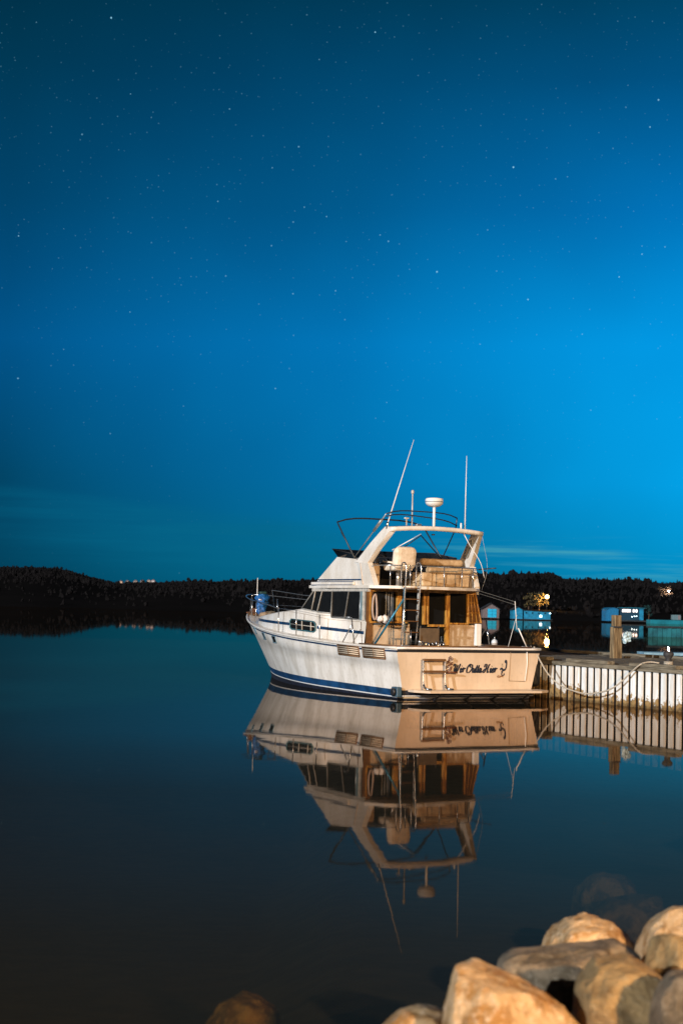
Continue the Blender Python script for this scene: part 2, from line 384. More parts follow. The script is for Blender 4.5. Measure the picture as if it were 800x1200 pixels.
PROF = [(-1.2, 14), (-.6, 20), (-.34, 19), (-.24, 18.9), (-.214, 18.6), (-.19, 20.2), (-.178, 19.4), (-.16, 15.5), (-.138, 10.6), (-.11, 12.2), (-.0956, 13.3), (-.05, 14.5), (-.015, 16.5), (.04, 18.5), (.079, 20.8), (.107, 22.6), (.121, 24), (.135, 22.6), (.1423, 20.4), (.16, 20.8), (.181, 21.2), (.2, 19.6), (.216, 20.0), (.3, 23), (.6, 22), (1.2, 14)]
def prof(a):
    for (a0, h0), (a1, h1) in zip(PROF, PROF[1:]):
        if a <= a1: return h0 + (h1 - h0) * max(0, (a - a0)) / (a1 - a0)
    return PROF[-1][1]
def lerp(a, b, t): return a + (b - a) * max(0, min(1, t))
def shore(a): return lerp(415, 378, (a + .1) / .15) + 9 * noise.noise(Vector((a * 22, 3, 0)))
def ridge(a): return lerp(1500, 1000, (a + .1) / .25)
def land_z(a, r):
    s_, g_ = shore(a), ridge(a)
    t = (r - s_) / (g_ - s_)
    if t < 0: return t * 40
    H = prof(a) * g_ / 1000 - 2.5 + 1.99
    tt = min(1, t); tt = tt ** .85
    z = H * tt + 5 * noise.noise(Vector((a * 14, r * .006, 1))) * tt * (1 - tt) * 2 + min(1, t * 18) * 1.0
    if t > 1: z -= (t - 1) * H * .9
    return z
HILL = mat('dark_forest_floor', (.012, .0105, .0105), 1, scale=.05, col2=(.010, .009, .009), spec=0)
az_l = [-1.2, -.9, -.6, -.45] + [-.36 + i * .012 for i in range(60)] + [.45, .6, .9, 1.2]
rr_l = [0, .003, .02, .05, .1, .18, .3, .42, .55, .68, .8, .9, 1, 1.15, 1.5]
rows = []
for t in rr_l:
    row = []
    for a in az_l:
        r = shore(a) - 8 + t * (ridge(a) - shore(a) + 8)
        row.append((a * r, r, land_z(a, r)))
    rows.append(row)
struct(MB().grid(rows).obj('hills', HILL))

LEAF = mat('night_forest_leaves', (.0145, .0125, .0125), 1, scale=.12, col2=(.011, .0095, .0095), spec=.0)
_b = bmesh.new(); bmesh.ops.create_icosphere(_b, subdivisions=1, radius=1); _b.verts.index_update()
ICO_V = [tuple(v.co) for v in _b.verts]; ICO_F = [[v.index for v in f.verts] for f in _b.faces]; _b.free()
def crown(mb, x, y, z, h, w, kind, rng, mi=0):
    """one ragged crown: stacked irregular rings (conifer) or a few lumpy clumps (broadleaf)"""
    bm = mb.bm
    if kind:
        for k in range(3):
            zb = z + h * (.08 + .28 * k); zt = z + h * (.5 + .25 * k); rw = w * (1 - .28 * k)
            top = bm.verts.new((x + rng.uniform(-.1, .1), y, min(zt, z + h)))
            ring = [bm.verts.new((x + math.cos(q) * rw * (f := rng.uniform(.6, 1.15)), y + math.sin(q) * rw * f, zb + rng.uniform(-.05, .05) * h)) for q in [i * 1.0472 + rng.random() * .5 for i in range(6)]]
            for i in range(6): bm.faces.new((ring[i], ring[(i + 1) % 6], top)).material_index = mi
    else:
        for k in range(4):
            cx_, cy_, cz_ = x + rng.uniform(-.45, .45) * w, y + rng.uniform(-.4, .4) * w, z + h * rng.uniform(.45, .8)
            vs = [bm.verts.new((cx_ + p[0] * w * (g_ := rng.uniform(.35, .8)), cy_ + p[1] * w * g_, cz_ + p[2] * h * .3 * rng.uniform(.6, 1.2))) for p in ICO_V]
            for f in ICO_F: bm.faces.new([vs[q] for q in f])
rng = random.Random(5)
fb = MB()
for i in range(19000):
    a = rng.uniform(-.36, .36); t = rng.choice((rng.uniform(.82, 1.04), rng.uniform(.0, 1) ** .8, rng.uniform(.9, 1.02)))
    r = shore(a) + 6 + t * (ridge(a) - shore(a))
    if .085 < a < .24 and r < 384: continue
    h = rng.uniform(1.7, 3.2) * (1.5 if rng.random() < .07 else 1) * (1 + .7 * noise.noise(Vector((a * 60, r * .01, 7)))) * (.7 if r < 700 else 1)
    crown(fb, a * r, r, land_z(a, r) - .8, h, h * rng.uniform(.26, .46), rng.random() < .5, rng)
fo_ = fb.obj('forest', LEAF); tag(fo_, 'dark wooded ridge along the whole far shore', 'forest', kind='stuff')

# lit water-side buildings on the far shore
def wallbox(mb, x0, x1, y0, y1, z0, z1): mb.box(((x0 + x1) / 2, (y0 + y1) / 2, (z0 + z1) / 2), (x1 - x0, y1 - y0, z1 - z0))
def gable(name, label, cat, x, y, w, dep, hw, hr, mw, mr, base=.25, side=False):
    t = thing(name, label, cat, (x, y, 0))
    m1 = MB()
    if side:   # ridge along x
        m1.prism([(-w / 2, 0, base), (-w / 2, dep, base), (-w / 2, dep, hw), (-w / 2, dep / 2, hr), (-w / 2, 0, hw)], (w, 0, 0))
        r = MB(); 
        for s in (0, 1):
            e = Vector((0, -.2 if s == 0 else dep + .2, hw - .08)); k = Vector((0, dep / 2, hr + .03))
            r.prism([(-w / 2 - .25, e.y, e.z), (-w / 2 - .25, k.y, k.z), (-w / 2 - .25, k.y, k.z + .12), (-w / 2 - .25, e.y, e.z + .12)], (w + .5, 0, 0))
    else:
        m1.prism([(-w / 2, 0, base), (w / 2, 0, base), (w / 2, 0, hw), (0, 0, hr), (-w / 2, 0, hw)], (0, dep, 0))
        r = MB()
        for s in (-1, 1):
            r.prism([(s * (w / 2 + .25), -.3, hw - .12), (0, -.3, hr + .03), (0, -.3, hr + .17), (s * (w / 2 + .25), -.3, hw + .02)], (0, dep + .6, 0))
    m1.obj('wall', mw, t); r.obj('roof', mr, t)
    for px in (-w / 2 + .2, 0, w / 2 - .2): MB().box((px, .3, base - .6), (.25, .25, 1.3)).obj('piling', mat('dark_piles', (.03, .03, .03), .9), t)
    return t
PINK = mat('faded_pink_boards', (.22, .16, .155), .8, scale=3)
CYAN = mat('cyan_lit_boards', (.006, .28, .49), .7, var=.2, scale=1.5)  # blue lamplight on the far walls, put into the board colour
CYAND = mat('bright_cyan_door', (.01, .52, .80), .5, var=.1)
BLUW = mat('deep_blue_cladding', (.003, .20, .42), .7, var=.2)
ROOFD = mat('dark_shed_roof', (.02, .022, .026), .8)
WINL = mat('warm_lit_window', (.8, .7, .6), .5, emit=(1, .86, .80), es=2.6)
hut = gable('boat_shed', 'small grey-pink gabled shed with a bright cyan door by the far water', 'boat shed', 34.9, 366, 3.75, 5, 2.35, 3.5, PINK, ROOFD)
hut.rotation_euler.z = 0
dd = MB().box((.25, -.06, 1.35), (2.0, .1, 1.95)).obj('door', CYAND, hut)
MB().box((.25, -.13, 1.35), (.08, .04, 1.9)).box((.25, -.13, 1.8), (1.9, .04, .06)).box((.25, -.13, 1.0), (1.9, .04, .06)).obj('door_batten', CYAN, dd)
bh = thing('boathouse', 'long low cyan boathouse with a gabled left end and round windows', 'boathouse', (39.7, 364, 0)); bh.scale = (.963,) * 3
MB().prism([(0, 0, .2), (2.3, 0, .2), (2.3, 0, 2.35), (1.15, 0, 3.0), (0, 0, 2.35)], (0, 6, 0)).prism([(2.3, .5, .2), (9.0, .5, .2), (9.0, .5, 1.95), (2.3, .5, 2.3)], (0, 5, 0)).obj('wall', CYAN, bh)
MB().prism([(-.2, -.3, 2.25), (1.15, -.3, 3.02), (2.5, -.3, 2.3), (2.5, -.3, 2.42), (1.15, -.3, 3.15), (-.2, -.3, 2.37)], (0, 6.6, 0)).prism([(2.5, .2, 2.3), (9.3, .2, 1.95), (9.3, .2, 2.07), (2.5, .2, 2.42)], (0, 5.6, 0)).obj('roof', ROOFD, bh)
for k in range(4):
    MB().tube([(3.2 + k * 1.5, .38, 1.7), (3.2 + k * 1.5, .48, 1.7)], .17, 12, False).obj('window', GLASS, bh)
LAMPC = mat('cool_lamp_glass', (.9, .95, 1), .3, emit=(.75, .95, 1), es=9)
MB().box((6.7, .40, .95), (.42, .12, .5), bev=.04).obj('lamp', LAMPC, bh)
MB().box((8.9, .40, 1.7), (.22, .12, .2), bev=.03).obj('lamp', LAMPC, bh)
MB().box((4.5, -.4, .18), (9.6, 1.6, .12)).obj('walkway', mat('dark_boards', (.05, .06, .065), .9), bh)
# the lit house and arched shed by the water
ho = thing('waterside_house', 'flat-roofed waterside house with a row of lit windows and cyan end wall', 'house', (62.2, 349, 0))
MB().box((2.2, 2.5, 1.9), (4.6, 5, 2.6)).obj('wall', mat('dark_blue_boards', (.006, .05, .09), .8), ho)
MB().box((4.05, -.04, 1.9), (.9, .06, 2.5)).obj('end_panel', CYAN, ho)
MB().box((2.2, 2.4, 3.28), (5.1, 5.7, .14)).obj('roof', mat('teal_fascia', (.01, .2, .3), .6), ho)
for k, (x_, w_) in enumerate(((.05, .42), (.55, .42), (1.05, .42), (1.5, .3), (2.35, .36), (2.95, .36))):
    wf = MB().box((x_, -.03, 2.65), (w_ + .1, .05, .68)).obj('window_frame', mat('white_window_frame', (.6, .62, .65), .5), ho)
    MB().box((x_, -.07, 2.65), (w_, .03, .56)).obj('pane', WINL, wf)
for x_ in (2.0, 2.5, 3.0): MB().box((x_, -.05, 1.35 + .12 * (x_ > 2.2)), (.14, .05, .14)).obj('lamp', LAMPC, ho)
MB().box((2.2, -1.0, .45), (5.4, 2, .2)).obj('deck', mat('dark_boards', (.05, .06, .065), .9), ho)
ta = thing('arched_shed', 'blue arched-roof shed left of the lit house behind the mooring post', 'shed', (60.4, 352, 0))
MB().prism([(-1.35, 0, .3)] + [(-1.35 * math.cos(q), 0, 2.7 + .55 * math.sin(q)) for q in [i * math.pi / 10 for i in range(11)]] + [(1.35, 0, .3)], (0, 6, 0)).obj('wall', BLUW, ta)
MB().prism([(-1.42 * math.cos(q), -.2, 2.72 + .58 * math.sin(q)) for q in [i * math.pi / 10 for i in range(11)]] + [(1.34 * math.cos(q), -.2, 2.7 + .5 * math.sin(q)) for q in [i * math.pi / 10 for i in range(11)]], (0, 6.3, 0)).obj('roof', mat('blue_roof_sheet', (.004, .16, .32), .5), ta)
tk = thing('storage_container', 'small pale container on the bank right of the lit house', 'container', (73.2, 346, .9))
MB().box((0, 0, .55), (1.9, 1.4, 1.1), bev=.04).obj('body', mat('pale_container', (.16, .25, .27), .6), tk)
MB().box((.55, -.72, .55), (.5, .03, .9)).obj('door', mat('pinkish_door', (.30, .22, .22), .6), tk)
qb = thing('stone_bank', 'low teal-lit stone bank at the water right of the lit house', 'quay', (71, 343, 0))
MB().box((4.5, 2, .3), (17, 5, 1.1), bev=.2).obj('bank_wall', mat('teal_lit_stone', (.006, .22, .28), .9, scale=.8, bump=.6), qb)  # teal light on the bank is painted into the stone's base colour
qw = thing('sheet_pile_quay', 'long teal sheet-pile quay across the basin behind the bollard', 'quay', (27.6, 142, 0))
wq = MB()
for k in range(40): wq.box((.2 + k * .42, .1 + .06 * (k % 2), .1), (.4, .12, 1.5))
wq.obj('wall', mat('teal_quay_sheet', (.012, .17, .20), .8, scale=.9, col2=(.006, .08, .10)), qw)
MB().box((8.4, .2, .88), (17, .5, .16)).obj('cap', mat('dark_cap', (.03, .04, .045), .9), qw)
pf = thing('floating_jetty', 'low floating jetty with a pale blue edge behind the pier', 'jetty', (12.85, 67, 0))
MB().box((3, .8, .33), (6, 1.6, .12), bev=.02).obj('deck', mat('pale_blue_deck', (.25, .45, .58), .6), pf)
for k in range(7): MB().box((.45 + k * .85, .8, .12), (.55, 1.5, .28), bev=.05).obj('float', mat('blue_float', (.01, .09, .16), .6), pf)
bu = thing('mooring_buoy', 'tiny white mooring buoy on the water right of the cockpit', 'buoy', (9.5, 97, 0))
MB().lathe([(0, -.15), (.14, -.1), (.2, .04), (.16, .18), (.05, .25), (.02, .3)], (0, 0, 0), 14).obj('float', WHITEP, bu)
MB().tube([(0, 0, .28), (0, 0, .36), (.06, 0, .4)], .012, 6).obj('ring', CHROME, bu)

# lamps on the far shore
def lamp(name, label, x, y, z, rad, col, es, pw, group=None):
    g = land_z(x / y, y) if y > 430 else .8
    t = thing(name, label, 'lamp', (x, y, g), group=group)
    MB().tube([(0, 0, -.5), (0, 0, z - g)], [.05, .04], 8, False).obj('pole', IRON, t)
    m_ = mat('lamp_glow_%d_%d' % (int(col[2] * 100), int(es)), (1, 1, 1), .5, emit=col, es=es)
    o = MB().lathe([(rad * math.sin(q), -rad * math.cos(q)) for q in [i * math.pi / 8 for i in range(9)]], (0, -.2, z - g), 12).obj('lamp_globe', m_, t)
    if pw:
        l = bpy.data.lights.new(name + '_light', 'POINT'); l.energy = pw; l.color = col; l.shadow_soft_size = rad
        lo = bpy.data.objects.new('light_source', l); COL.objects.link(lo); lo.parent = t; lo.location = (0, -rad - .8, z - g)
lamp('street_lamp', 'bright orange street lamp among trees above the cyan boathouse', 54.2, 416, 5.9, .55, (1, .55, .16), 9, 3000)
lamp('street_lamp', 'white lamp in orange-lit branches high on the right hillside', 124.1, 600, 10.9, .32, (1, .93, .85), 5, 1500)
for i, (x_, y_, z_, es, lab) in enumerate(((183.3, 1090, 0, 5, 'upper bright white hilltop lamp in a gap of the right ridge'), (176.5, 1080, 0, 4, 'lower bright white hilltop lamp on the right ridge'))):
    zz = land_z(x_ / y_, y_) + (5.2 if i == 0 else 4.2)
    lamp('hilltop_lamp', lab, x_, y_, zz, .85, (.75, .92, 1), es, 0, 'lamps on the right ridge')
tw = thing('church', 'tiny dark church with a spire on the right ridge skyline', 'church', (187.5, 1100, land_z(187.5 / 1100, 1100) - 1))
MB().box((0, 0, 2.0), (4, 4, 6)).obj('nave', ROOFD, tw); MB().lathe([(.8, 0), (.8, 6), (.02, 9.5)], (2.2, 0, 0), 6).obj('spire', ROOFD, tw)
TOWNC = [(-205, 1490, 13.5, (1, .45, .2), 1.2), (-199, 1490, 14.2, (1, .5, .3), .6), (-192, 1495, 15.5, (1, .6, .45), .5), (-185.5, 1495, 16.5, (.9, .4, .35), .4), (-180, 1500, 17.2, (1, .7, .5), .9), (-176, 1500, 16.6, (1, .8, .9), .7)]
for i, (x_, y_, z_, c_, e_) in enumerate(TOWNC):
    t = thing('hillside_house', ('%s of six tiny houses with dim lit fronts on the left ridge' % ('leftmost', 'second from left', 'third from left', 'third from right', 'second from right', 'rightmost')[i]), 'house', (x_, y_, land_z(x_ / y_, y_) + 2.6), group='houses on the left ridge')
    MB().prism([(-2, 0, -4), (2, 0, -4), (2, 0, 1.6), (0, 0, 3.0), (-2, 0, 1.6)], (0, 5, 0)).obj('wall', PINK, t)
    MB().box((0, -.15, .9), (2.4, .1, 1.3)).obj('window', mat('dim_window_%d' % i, (.5, .4, .3), .6, emit=c_, es=e_ * .4), t)

# individual trees near the lamps
def leafy(name, label, x, y, z, h, w, col, n=260, group=None, seed=1):
    rg = random.Random(seed)
    t = thing(name, label, 'tree', (x, y, z), group=group)
    tr = MB().tube([(0, 0, -1), (.1, 0, h * .35), (-.05, .1, h * .8)], [w * .06, w * .015], 7)
    for k in range(5):
        q = k * 2.4; tr.tube([(0, 0, h * (.25 + .1 * k)), (math.cos(q) * w * .35, math.sin(q) * w * .35, h * (.42 + .1 * k))], [w * .02, w * .006], 5, False)
    tr.obj('trunk', TEAKD, t)
    cr = MB()
    cl = [(rg.gauss(0, .3) * w, rg.gauss(0, .25) * w, h * rg.uniform(.3, .95)) for _ in range(16)]
    for k in range(n):
        c = rg.choice(cl); p = Vector(c) + Vector((rg.gauss(0, .12) * w, rg.gauss(0, .12) * w, rg.gauss(0, .05) * h))
        e = Vector((rg.uniform(-1, 1), rg.uniform(-1, 1), rg.uniform(-1, 1))).normalized() * w * .07; f = e.orthogonal() * rg.uniform(.5, 1)
        cr.poly([p + e, p + f, p - e, p - f])
    cr.obj('crown', mat(name + '_leaf_%d' % seed, col, .9, scale=.6), t)
leafy('birch_tree', 'orange-lit bushy tree left of the bright street lamp', 52.3, 417, 2.0, 5.0, 3.6, (.12, .09, .035), 700, 'trees beside the street lamp', 3)
leafy('birch_tree', 'small orange-lit tree further left above the boathouse roof', 49.6, 418, 2.0, 4.0, 2.8, (.12, .09, .035), 420, 'trees beside the street lamp', 4)
leafy('rowan_tree', 'orange-brown tree around the white hillside lamp', 122.5, 601, 7.5, 5.0, 4.2, (.11, .06, .03), 420, None, 5)
leafy('willow_tree', 'teal-tinted bushy tree right of the lit house', 68.0, 350, .8, 3.2, 1.5, (.02, .09, .085), 300, None, 6)

# ---------------------------------------------------------------- boat frame
HD = R(27.5)
FWv = Vector((-math.sin(HD), math.cos(HD), 0)); SBv = Vector((math.cos(HD), math.sin(HD), 0))
BO = Vector((2.935, 35.463, 0)); BRZ = R(117.5)
def Wd(u, v, z): return BO + FWv * u + SBv * v + Vector((0, 0, z))
def L(u, v, z): return Vector((u, -v, z))

# ---------------------------------------------------------------- pier (same frame as the boat: it lies alongside)
pier = thing('pier', 'timber-decked pier with a whitewashed corrugated sheet-pile face beside the boat', 'pier', BO, BRZ)
pitch_p = .252; PV = 2.42
idx = 0
for k in range(58):
    uu = 7.0 - pitch_p * (k + .5)
    if uu < -9: break
    mb = MB()
    w1, w2 = .080, .126; j = random.uniform(-.006, .006)
    mb.prism([L(uu - w1, PV + j, -1.2), L(uu + w1, PV + j, -1.2), L(uu + w1, PV + j + .02, -1.2), L(uu - w1, PV + j + .02, -1.2)], (0, 0, 1.985), mi=0)
    for s_ in (-1, 1): mb.prism([L(uu + s_ * w1, PV + j + .021, -1.2), L(uu + s_ * (w1 - .012), PV + j + .021, -1.2), L(uu + s_ * w1, PV + .19, -1.2), L(uu + s_ * (w1 + .012), PV + .19, -1.2)], (0, 0, 1.98), mi=1)
    mb.box(L(uu - pitch_p / 2, PV + .20, -.2), (.13, .03, 1.98), mi=1)
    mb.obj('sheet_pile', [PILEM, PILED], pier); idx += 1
MB().box(L(-1.0, PV + .17, .82), (16.1, .42, .09), bev=.012).obj('cap_beam', TIMBL, pier)
for k in range(7):
    MB().box(L(5.8 - 2.3 * k, PV + .04, .905), (1.55, .20, .08), bev=.012).obj('kerb_block', TIMBL, pier)
dk = MB()
for k in range(26):
    v_ = PV + .40 + .155 * k
    u_a = -9
    while u_a < 7:
        ln = random.uniform(2.2, 4.2); u_b = min(7, u_a + ln)
        dk.box(L((u_a + u_b) / 2, v_, .865 + random.uniform(-.006, .006)), (u_b - u_a - .015, .145, .045)); u_a = u_b
dk.obj('deck_boards', TIMB, pier)
MB().box(L(-1, PV + 2.2, -.2), (15.8, 3.8, 2.0)).obj('fill', PILED, pier)
MB().box(L(-1, PV + 4.45, .88), (16, .22, .16), bev=.02).obj('back_kerb', TIMBL, pier)
for k in range(3): MB().box(L(2.6 - 1.7 * k, PV + 3.4, .90), (1.5, .22, .05)).obj('loose_plank', TIMB, pier)
# mooring post
po = thing('mooring_post', 'stepped square timber mooring post standing on the pier', 'post', Wd(1.52, 5.18, .88), BRZ)
MB().box((0, .066, .38), (.17, .125, .80), bev=.012).box((0, -.070, .37), (.16, .12, .77), bev=.012).obj('shaft', POSTM, po)
MB().box((0, 0, .93), (.17, .19, .28), bev=.012).obj('post_top', POSTM, po)
MB().box((-.09, 0, .77), (.02, .28, .035), bev=.006).obj('iron_strap', IRON, po)
lf = thing('life_ring_bag', 'pale crumpled plastic bag tied to the right side of the mooring post', 'bag', Wd(1.42, 5.18, .88), BRZ)
b = MB()
rg = random.Random(2)
for k in range(6):
    c = Vector((-.16 + rg.uniform(-.03, .03), -.17 + rg.uniform(-.08, .08), .56 + rg.uniform(-.1, .1)))
    r = bmesh.ops.create_icosphere(b.bm, subdivisions=2, radius=.075, matrix=Matrix.Translation(c))
    for v in r['verts']: v.co += (v.co - c) * (noise.noise(v.co * 18) * .9)
bo_ = b.obj('bag_body', mat('pale_blue_plastic', (.42, .58, .66), .4), lf)
# bollard and rope
bl = thing('bollard', 'short dark iron bollard on the pier edge wrapped by the pale rope', 'bollard', Wd(-3.33, 2.86, .865), BRZ)
MB().lathe([(.10, 0), (.10, .03), (.065, .05), (.06, .2), (.10, .25), (.115, .29), (.10, .33), (.04, .35)], (0, 0, 0), 20).obj('bollard_body', IRON, bl)
rp = [(0.02, 1.72, 1.19), (-.0, 1.82, .97), (-.31, 1.88, .6), (-.71, 1.95, .35), (-1.25, 2.04, .23), (-1.61, 2.11, .22), (-2.12, 2.19, .32), (-2.49, 2.25, .51), (-2.84, 2.30, .78), (-3.05, 2.36, .93), (-3.08, 2.55, .975), (-3.2, 2.72, .96)]
mr = MB().tube([Wd(*p) for p in rp], .017, 8)
for k in range(3):
    mr.tube([Wd(-3.33 + .085 * math.cos(q), 2.86 + .085 * math.sin(q), .92 + .032 * k) for q in [i * 6.2832 / 14 for i in range(15)]], .017, 7)
mr.tube([Wd(-3.1, 2.75, .91), Wd(-3.0, 2.8, .9), Wd(-2.9, 2.7, .9), Wd(-3.05, 2.62, .9), Wd(-3.2, 2.66, .9), Wd(-3.25, 2.6, .9)], .017, 7)
tag(mr.obj('mooring_rope', ROPEM), 'pale mooring rope sagging from the boat stern to the iron bollard', 'rope')

# ---------------------------------------------------------------- the boat
boat = thing('motor_yacht', 'white flybridge motor yacht with blue stripes moored beside the pier', 'boat', BO, BRZ)
def ue(z):                      # stem: where the hull ends, as a function of height
    t = [(-.6, 9.9), (0, 10.36), (.23, 10.45), (.94, 11.2), (1.7, 11.98), (2, 12.2)]
    for (a, p), (b_, q) in zip(t, t[1:]):
        if z <= b_: return p + (q - p) * (z - a) / (b_ - a)
    return 12.2
def sheer(u): 
    return 1.14 + .0 * u + .0042 * u * u * (1 if u > 0 else 0) - .01 * math.sin(min(u, 4) * .78)
def T_(u): return .205 + .0125 * u
def bmax(z, zs):
    s = max(0, min(1, z / zs)); return 1.70 + .25 * s ** .9
def hbz(u, z):
    zs = sheer(u); e = ue(z); t = min(1, u / e); s = max(0, min(1.05, z / zs))
    p = 1.75 + .55 * s
    f = 1 - .04 * ((.35 - t) / .35) ** 2 if t < .35 else 1 - max(0, ((t - .35) / .65)) ** p
    b_ = bmax(z, zs) * max(0, f)
    if z < 0: b_ *= 1 + z * .5
    return b_
def rake(z): return .08 * (1.15 - z) / 1.15
def tu(v, z): return rake(z) - .05 * (1 - min(1, (v / 1.87) ** 2))     # transom surface
NU = 44
levels = [lambda u: -.45, lambda u: -.02, lambda u: T_(u) - .175, lambda u: T_(u) - .15, lambda u: T_(u), lambda u: T_(u) + .15 * (sheer(u) - T_(u)),
          lambda u: T_(u) + .4 * (sheer(u) - T_(u)), lambda u: sheer(u) - .36, lambda u: sheer(u) - .35, lambda u: sheer(u) - .18, lambda u: sheer(u) - .105, lambda u: sheer(u) - .065, lambda u: sheer(u) - .025, lambda u: sheer(u)]
lm = [1, 1, 2, 3, 0, 0, 0, 0, 0, 0, 4, 0, 0]  # material per band
HM = [HULLW, ANTI, WHITEP, BOOT, NAVY]
def hull_rows(side):
    rows = []
    for li, lv in enumerate(levels):
        row = []
        for i in range(NU + 1):
            t = (i / NU); t = 1 - (1 - t) ** 1.25
            u = t * 12.1; z = lv(u)
            for _ in range(4): e = ue(z); u = t * e; z = lv(u)
            b_ = hbz(u, z)
            if li == 7: b_ -= 0
            if 8 <= li: b_ += .012
            if i == NU: b_ = .0
            uu = u if i else tu(b_, z)
            row.append(L(uu, side * b_, z))
        rows.append(row)
    return rows
hm = MB()
for sd in (-1, 1): hm.grid(hull_rows(sd), mi=lambda i: lm[i])
hull = hm.obj('hull', HM, boat, weld=True)
# transom
rows = []
for li, lv in enumerate(levels[:-1] + [levels[-1]]):
    z = lv(0); b_ = hbz(0.0, z) + (.012 if li >= 8 else 0)
    rows.append([L(tu(b_ * s, z), b_ * s, z) for s in [-1 + i / 8 for i in range(17)]])
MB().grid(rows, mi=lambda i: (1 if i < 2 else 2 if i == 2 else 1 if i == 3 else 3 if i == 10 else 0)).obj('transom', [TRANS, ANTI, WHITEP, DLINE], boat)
# seams of the boarding door in the transom + fitting lines
def tp(v, z, o=.006): return L(tu(v, z) - o, v, z)
dr = MB().tube([tp(1.05, 1.08), tp(1.05, .41), tp(1.5, .40)], .006, 6, False).obj('door_seam', mat('door_seam_line', (.35, .27, .19), .6), hull)  # door joint drawn as a thin brown line
MB().tube([tp(1.5, 1.10, .01), tp(1.53, .8, .012), tp(1.5, .41, .01)], .011, 6, False).obj('door_edge', WHITEP, hull)
# rub rails
def rail_pts(sd, dz=0, off=.02, u0_=0, u1=11.9, n=40):
    out = []
    for i in range(n + 1):
        u = u0_ + (u1 - u0_) * i / n; z = sheer(u) + dz
        out.append(L(u, sd * (hbz(u, z) + off), z))
    return out
for sd in (-1, 1): MB().tube(rail_pts(sd, -.012, .015), .028, 8, False).obj('rub_rail', GEL, hull)
MB().tube([L(tu(v, 1.12) - .015, v, 1.125) for v in [-1.88 + i * .235 for i in range(17)]], .026, 8, False).obj('rub_rail', WHITEP, hull)
MB().tube([L(tu(v, 1.09) - .012, v, 1.085) for v in [-1.86 + i * .2325 for i in range(17)]], .016, 8, False).obj('rub_strake', DLINE, hull)
# spray lines on the transom boot
MB().box(L(-.0, 0, .085), (.02, 3.42, .02)).obj('boot_line', WHITEP, hull)
# exhaust flange at the port stern corner
ex = MB().box(L(.12, -1.79, .17), (.26, .12, .22), bev=.02).obj('stern_bracket', mat('blue_grey_casting', (.05, .11, .17), .4), hull)
MB().lathe([(.055, 0), (.085, .01), (.085, .05), (.05, .06)], (0, 0, 0), 14).obj('bracket_boss', DLINE, ex).matrix_local = Matrix.Translation(L(.1, -1.86, .17)) @ Matrix.Rotation(R(-90), 4, 'X')
# side vents
for (ua, ub) in ((2.64, 1.66), (1.47, .52)):
    zc = lambda u: sheer(u) - .155
    def vp(u, z, off=.012): return L(u, -(hbz(u, z) + .012 + off), z)
    fr = MB(); h = .115
    for s in (1, -1): fr.tube([vp(ua, zc(ua) + s * h), vp(ub, zc(ub) + s * h)], .018, 4, False)
    for u_ in (ua, (ua + ub) / 2, ub): fr.tube([vp(u_, zc(u_) + h), vp(u_, zc(u_) - h)], .018, 4, False)
    f = fr.obj('side_vent', BROWNV, hull)
    MB().poly([vp(ua, zc(ua) + h, .004), vp(ub, zc(ub) + h, .004), vp(ub, zc(ub) - h, .004), vp(ua, zc(ua) - h, .004)]).obj('vent_backing', mat('dark_vent_inside', (.08, .04, .015), .8), f)
    lv_ = MB()
    for q in (-.6, -.2, .2, .6): lv_.tube([vp(ua, zc(ua) + q * h, .014), vp(ub, zc(ub) + q * h, .014)], .015, 4, False)
    lv_.obj('vent_slats', mat('cream_slats', (.66, .55, .42), .5), f)
# portholes in the bow
for (u_, z_, w_) in ((8.72, 1.30, .13), (7.52, 1.18, .13), (6.5, 1.12, .15)):
    def qp(u, z, off): return L(u, -(hbz(u, z) + off), z)
    a = MB().prism([qp(u_ - w_, z_ - .085, .016), qp(u_ + w_, z_ - .085, .016), qp(u_ + w_, z_ + .085, .016), qp(u_ - w_, z_ + .085, .016)], L(0, .03, 0)).obj('porthole', GLASS, hull)
    MB().tube([qp(u_ - w_, z_ - .085, .02), qp(u_ + w_, z_ - .085, .02), qp(u_ + w_, z_ + .085, .02), qp(u_ - w_, z_ + .085, .02), qp(u_ - w_, z_ - .085, .02)], .014, 6, False).obj('porthole_frame', TEALF, a)
# decks
dm = MB(); rows = []
for i in range(31):
    u = 2.1 + 9.75 * i / 30; b_ = max(.02, hbz(u, sheer(u)) - .01); z = sheer(u) - .015
    rows.append([L(u, b_ * s, z + .05 * (1 - s * s) * min(1, b_)) for s in [-1 + j / 5 for j in range(11)]])
dm.grid(rows)
for sd in (-1, 1):
    dm.prism([L(.05, sd * 1.86, 1.10), L(2.1, sd * 1.92, 1.10), L(2.1, sd * 1.5, 1.10), L(.05, sd * 1.5, 1.10)], (0, 0, .035))
    dm.prism([L(.3, sd * 1.52, .45), L(2.1, sd * 1.52, .45), L(2.1, sd * 1.52, 1.10), L(.3, sd * 1.52, 1.10)], L(0, -sd * .03, 0))
dm.box(L(.15, 0, 1.117), (.3, 3.0, .035)); dm.box(L(.3, 0, .78), (.03, 3.0, .64))
dm.obj('deck', GEL, boat)
MB().box(L(1.2, 0, .43), (1.8, 3.0, .05)).obj('cockpit_floor', mat('cockpit_teak_floor', (.16, .10, .05), .7, scale=6), boat)
# toe rail, teak cap round cockpit
MB().tube([L(2.05, -1.70, 1.155), L(.12, -1.70, 1.16), L(.1, 1.70, 1.16), L(2.05, 1.70, 1.155)], .022, 6, False).obj('coaming_trim', TEAKD, boat)
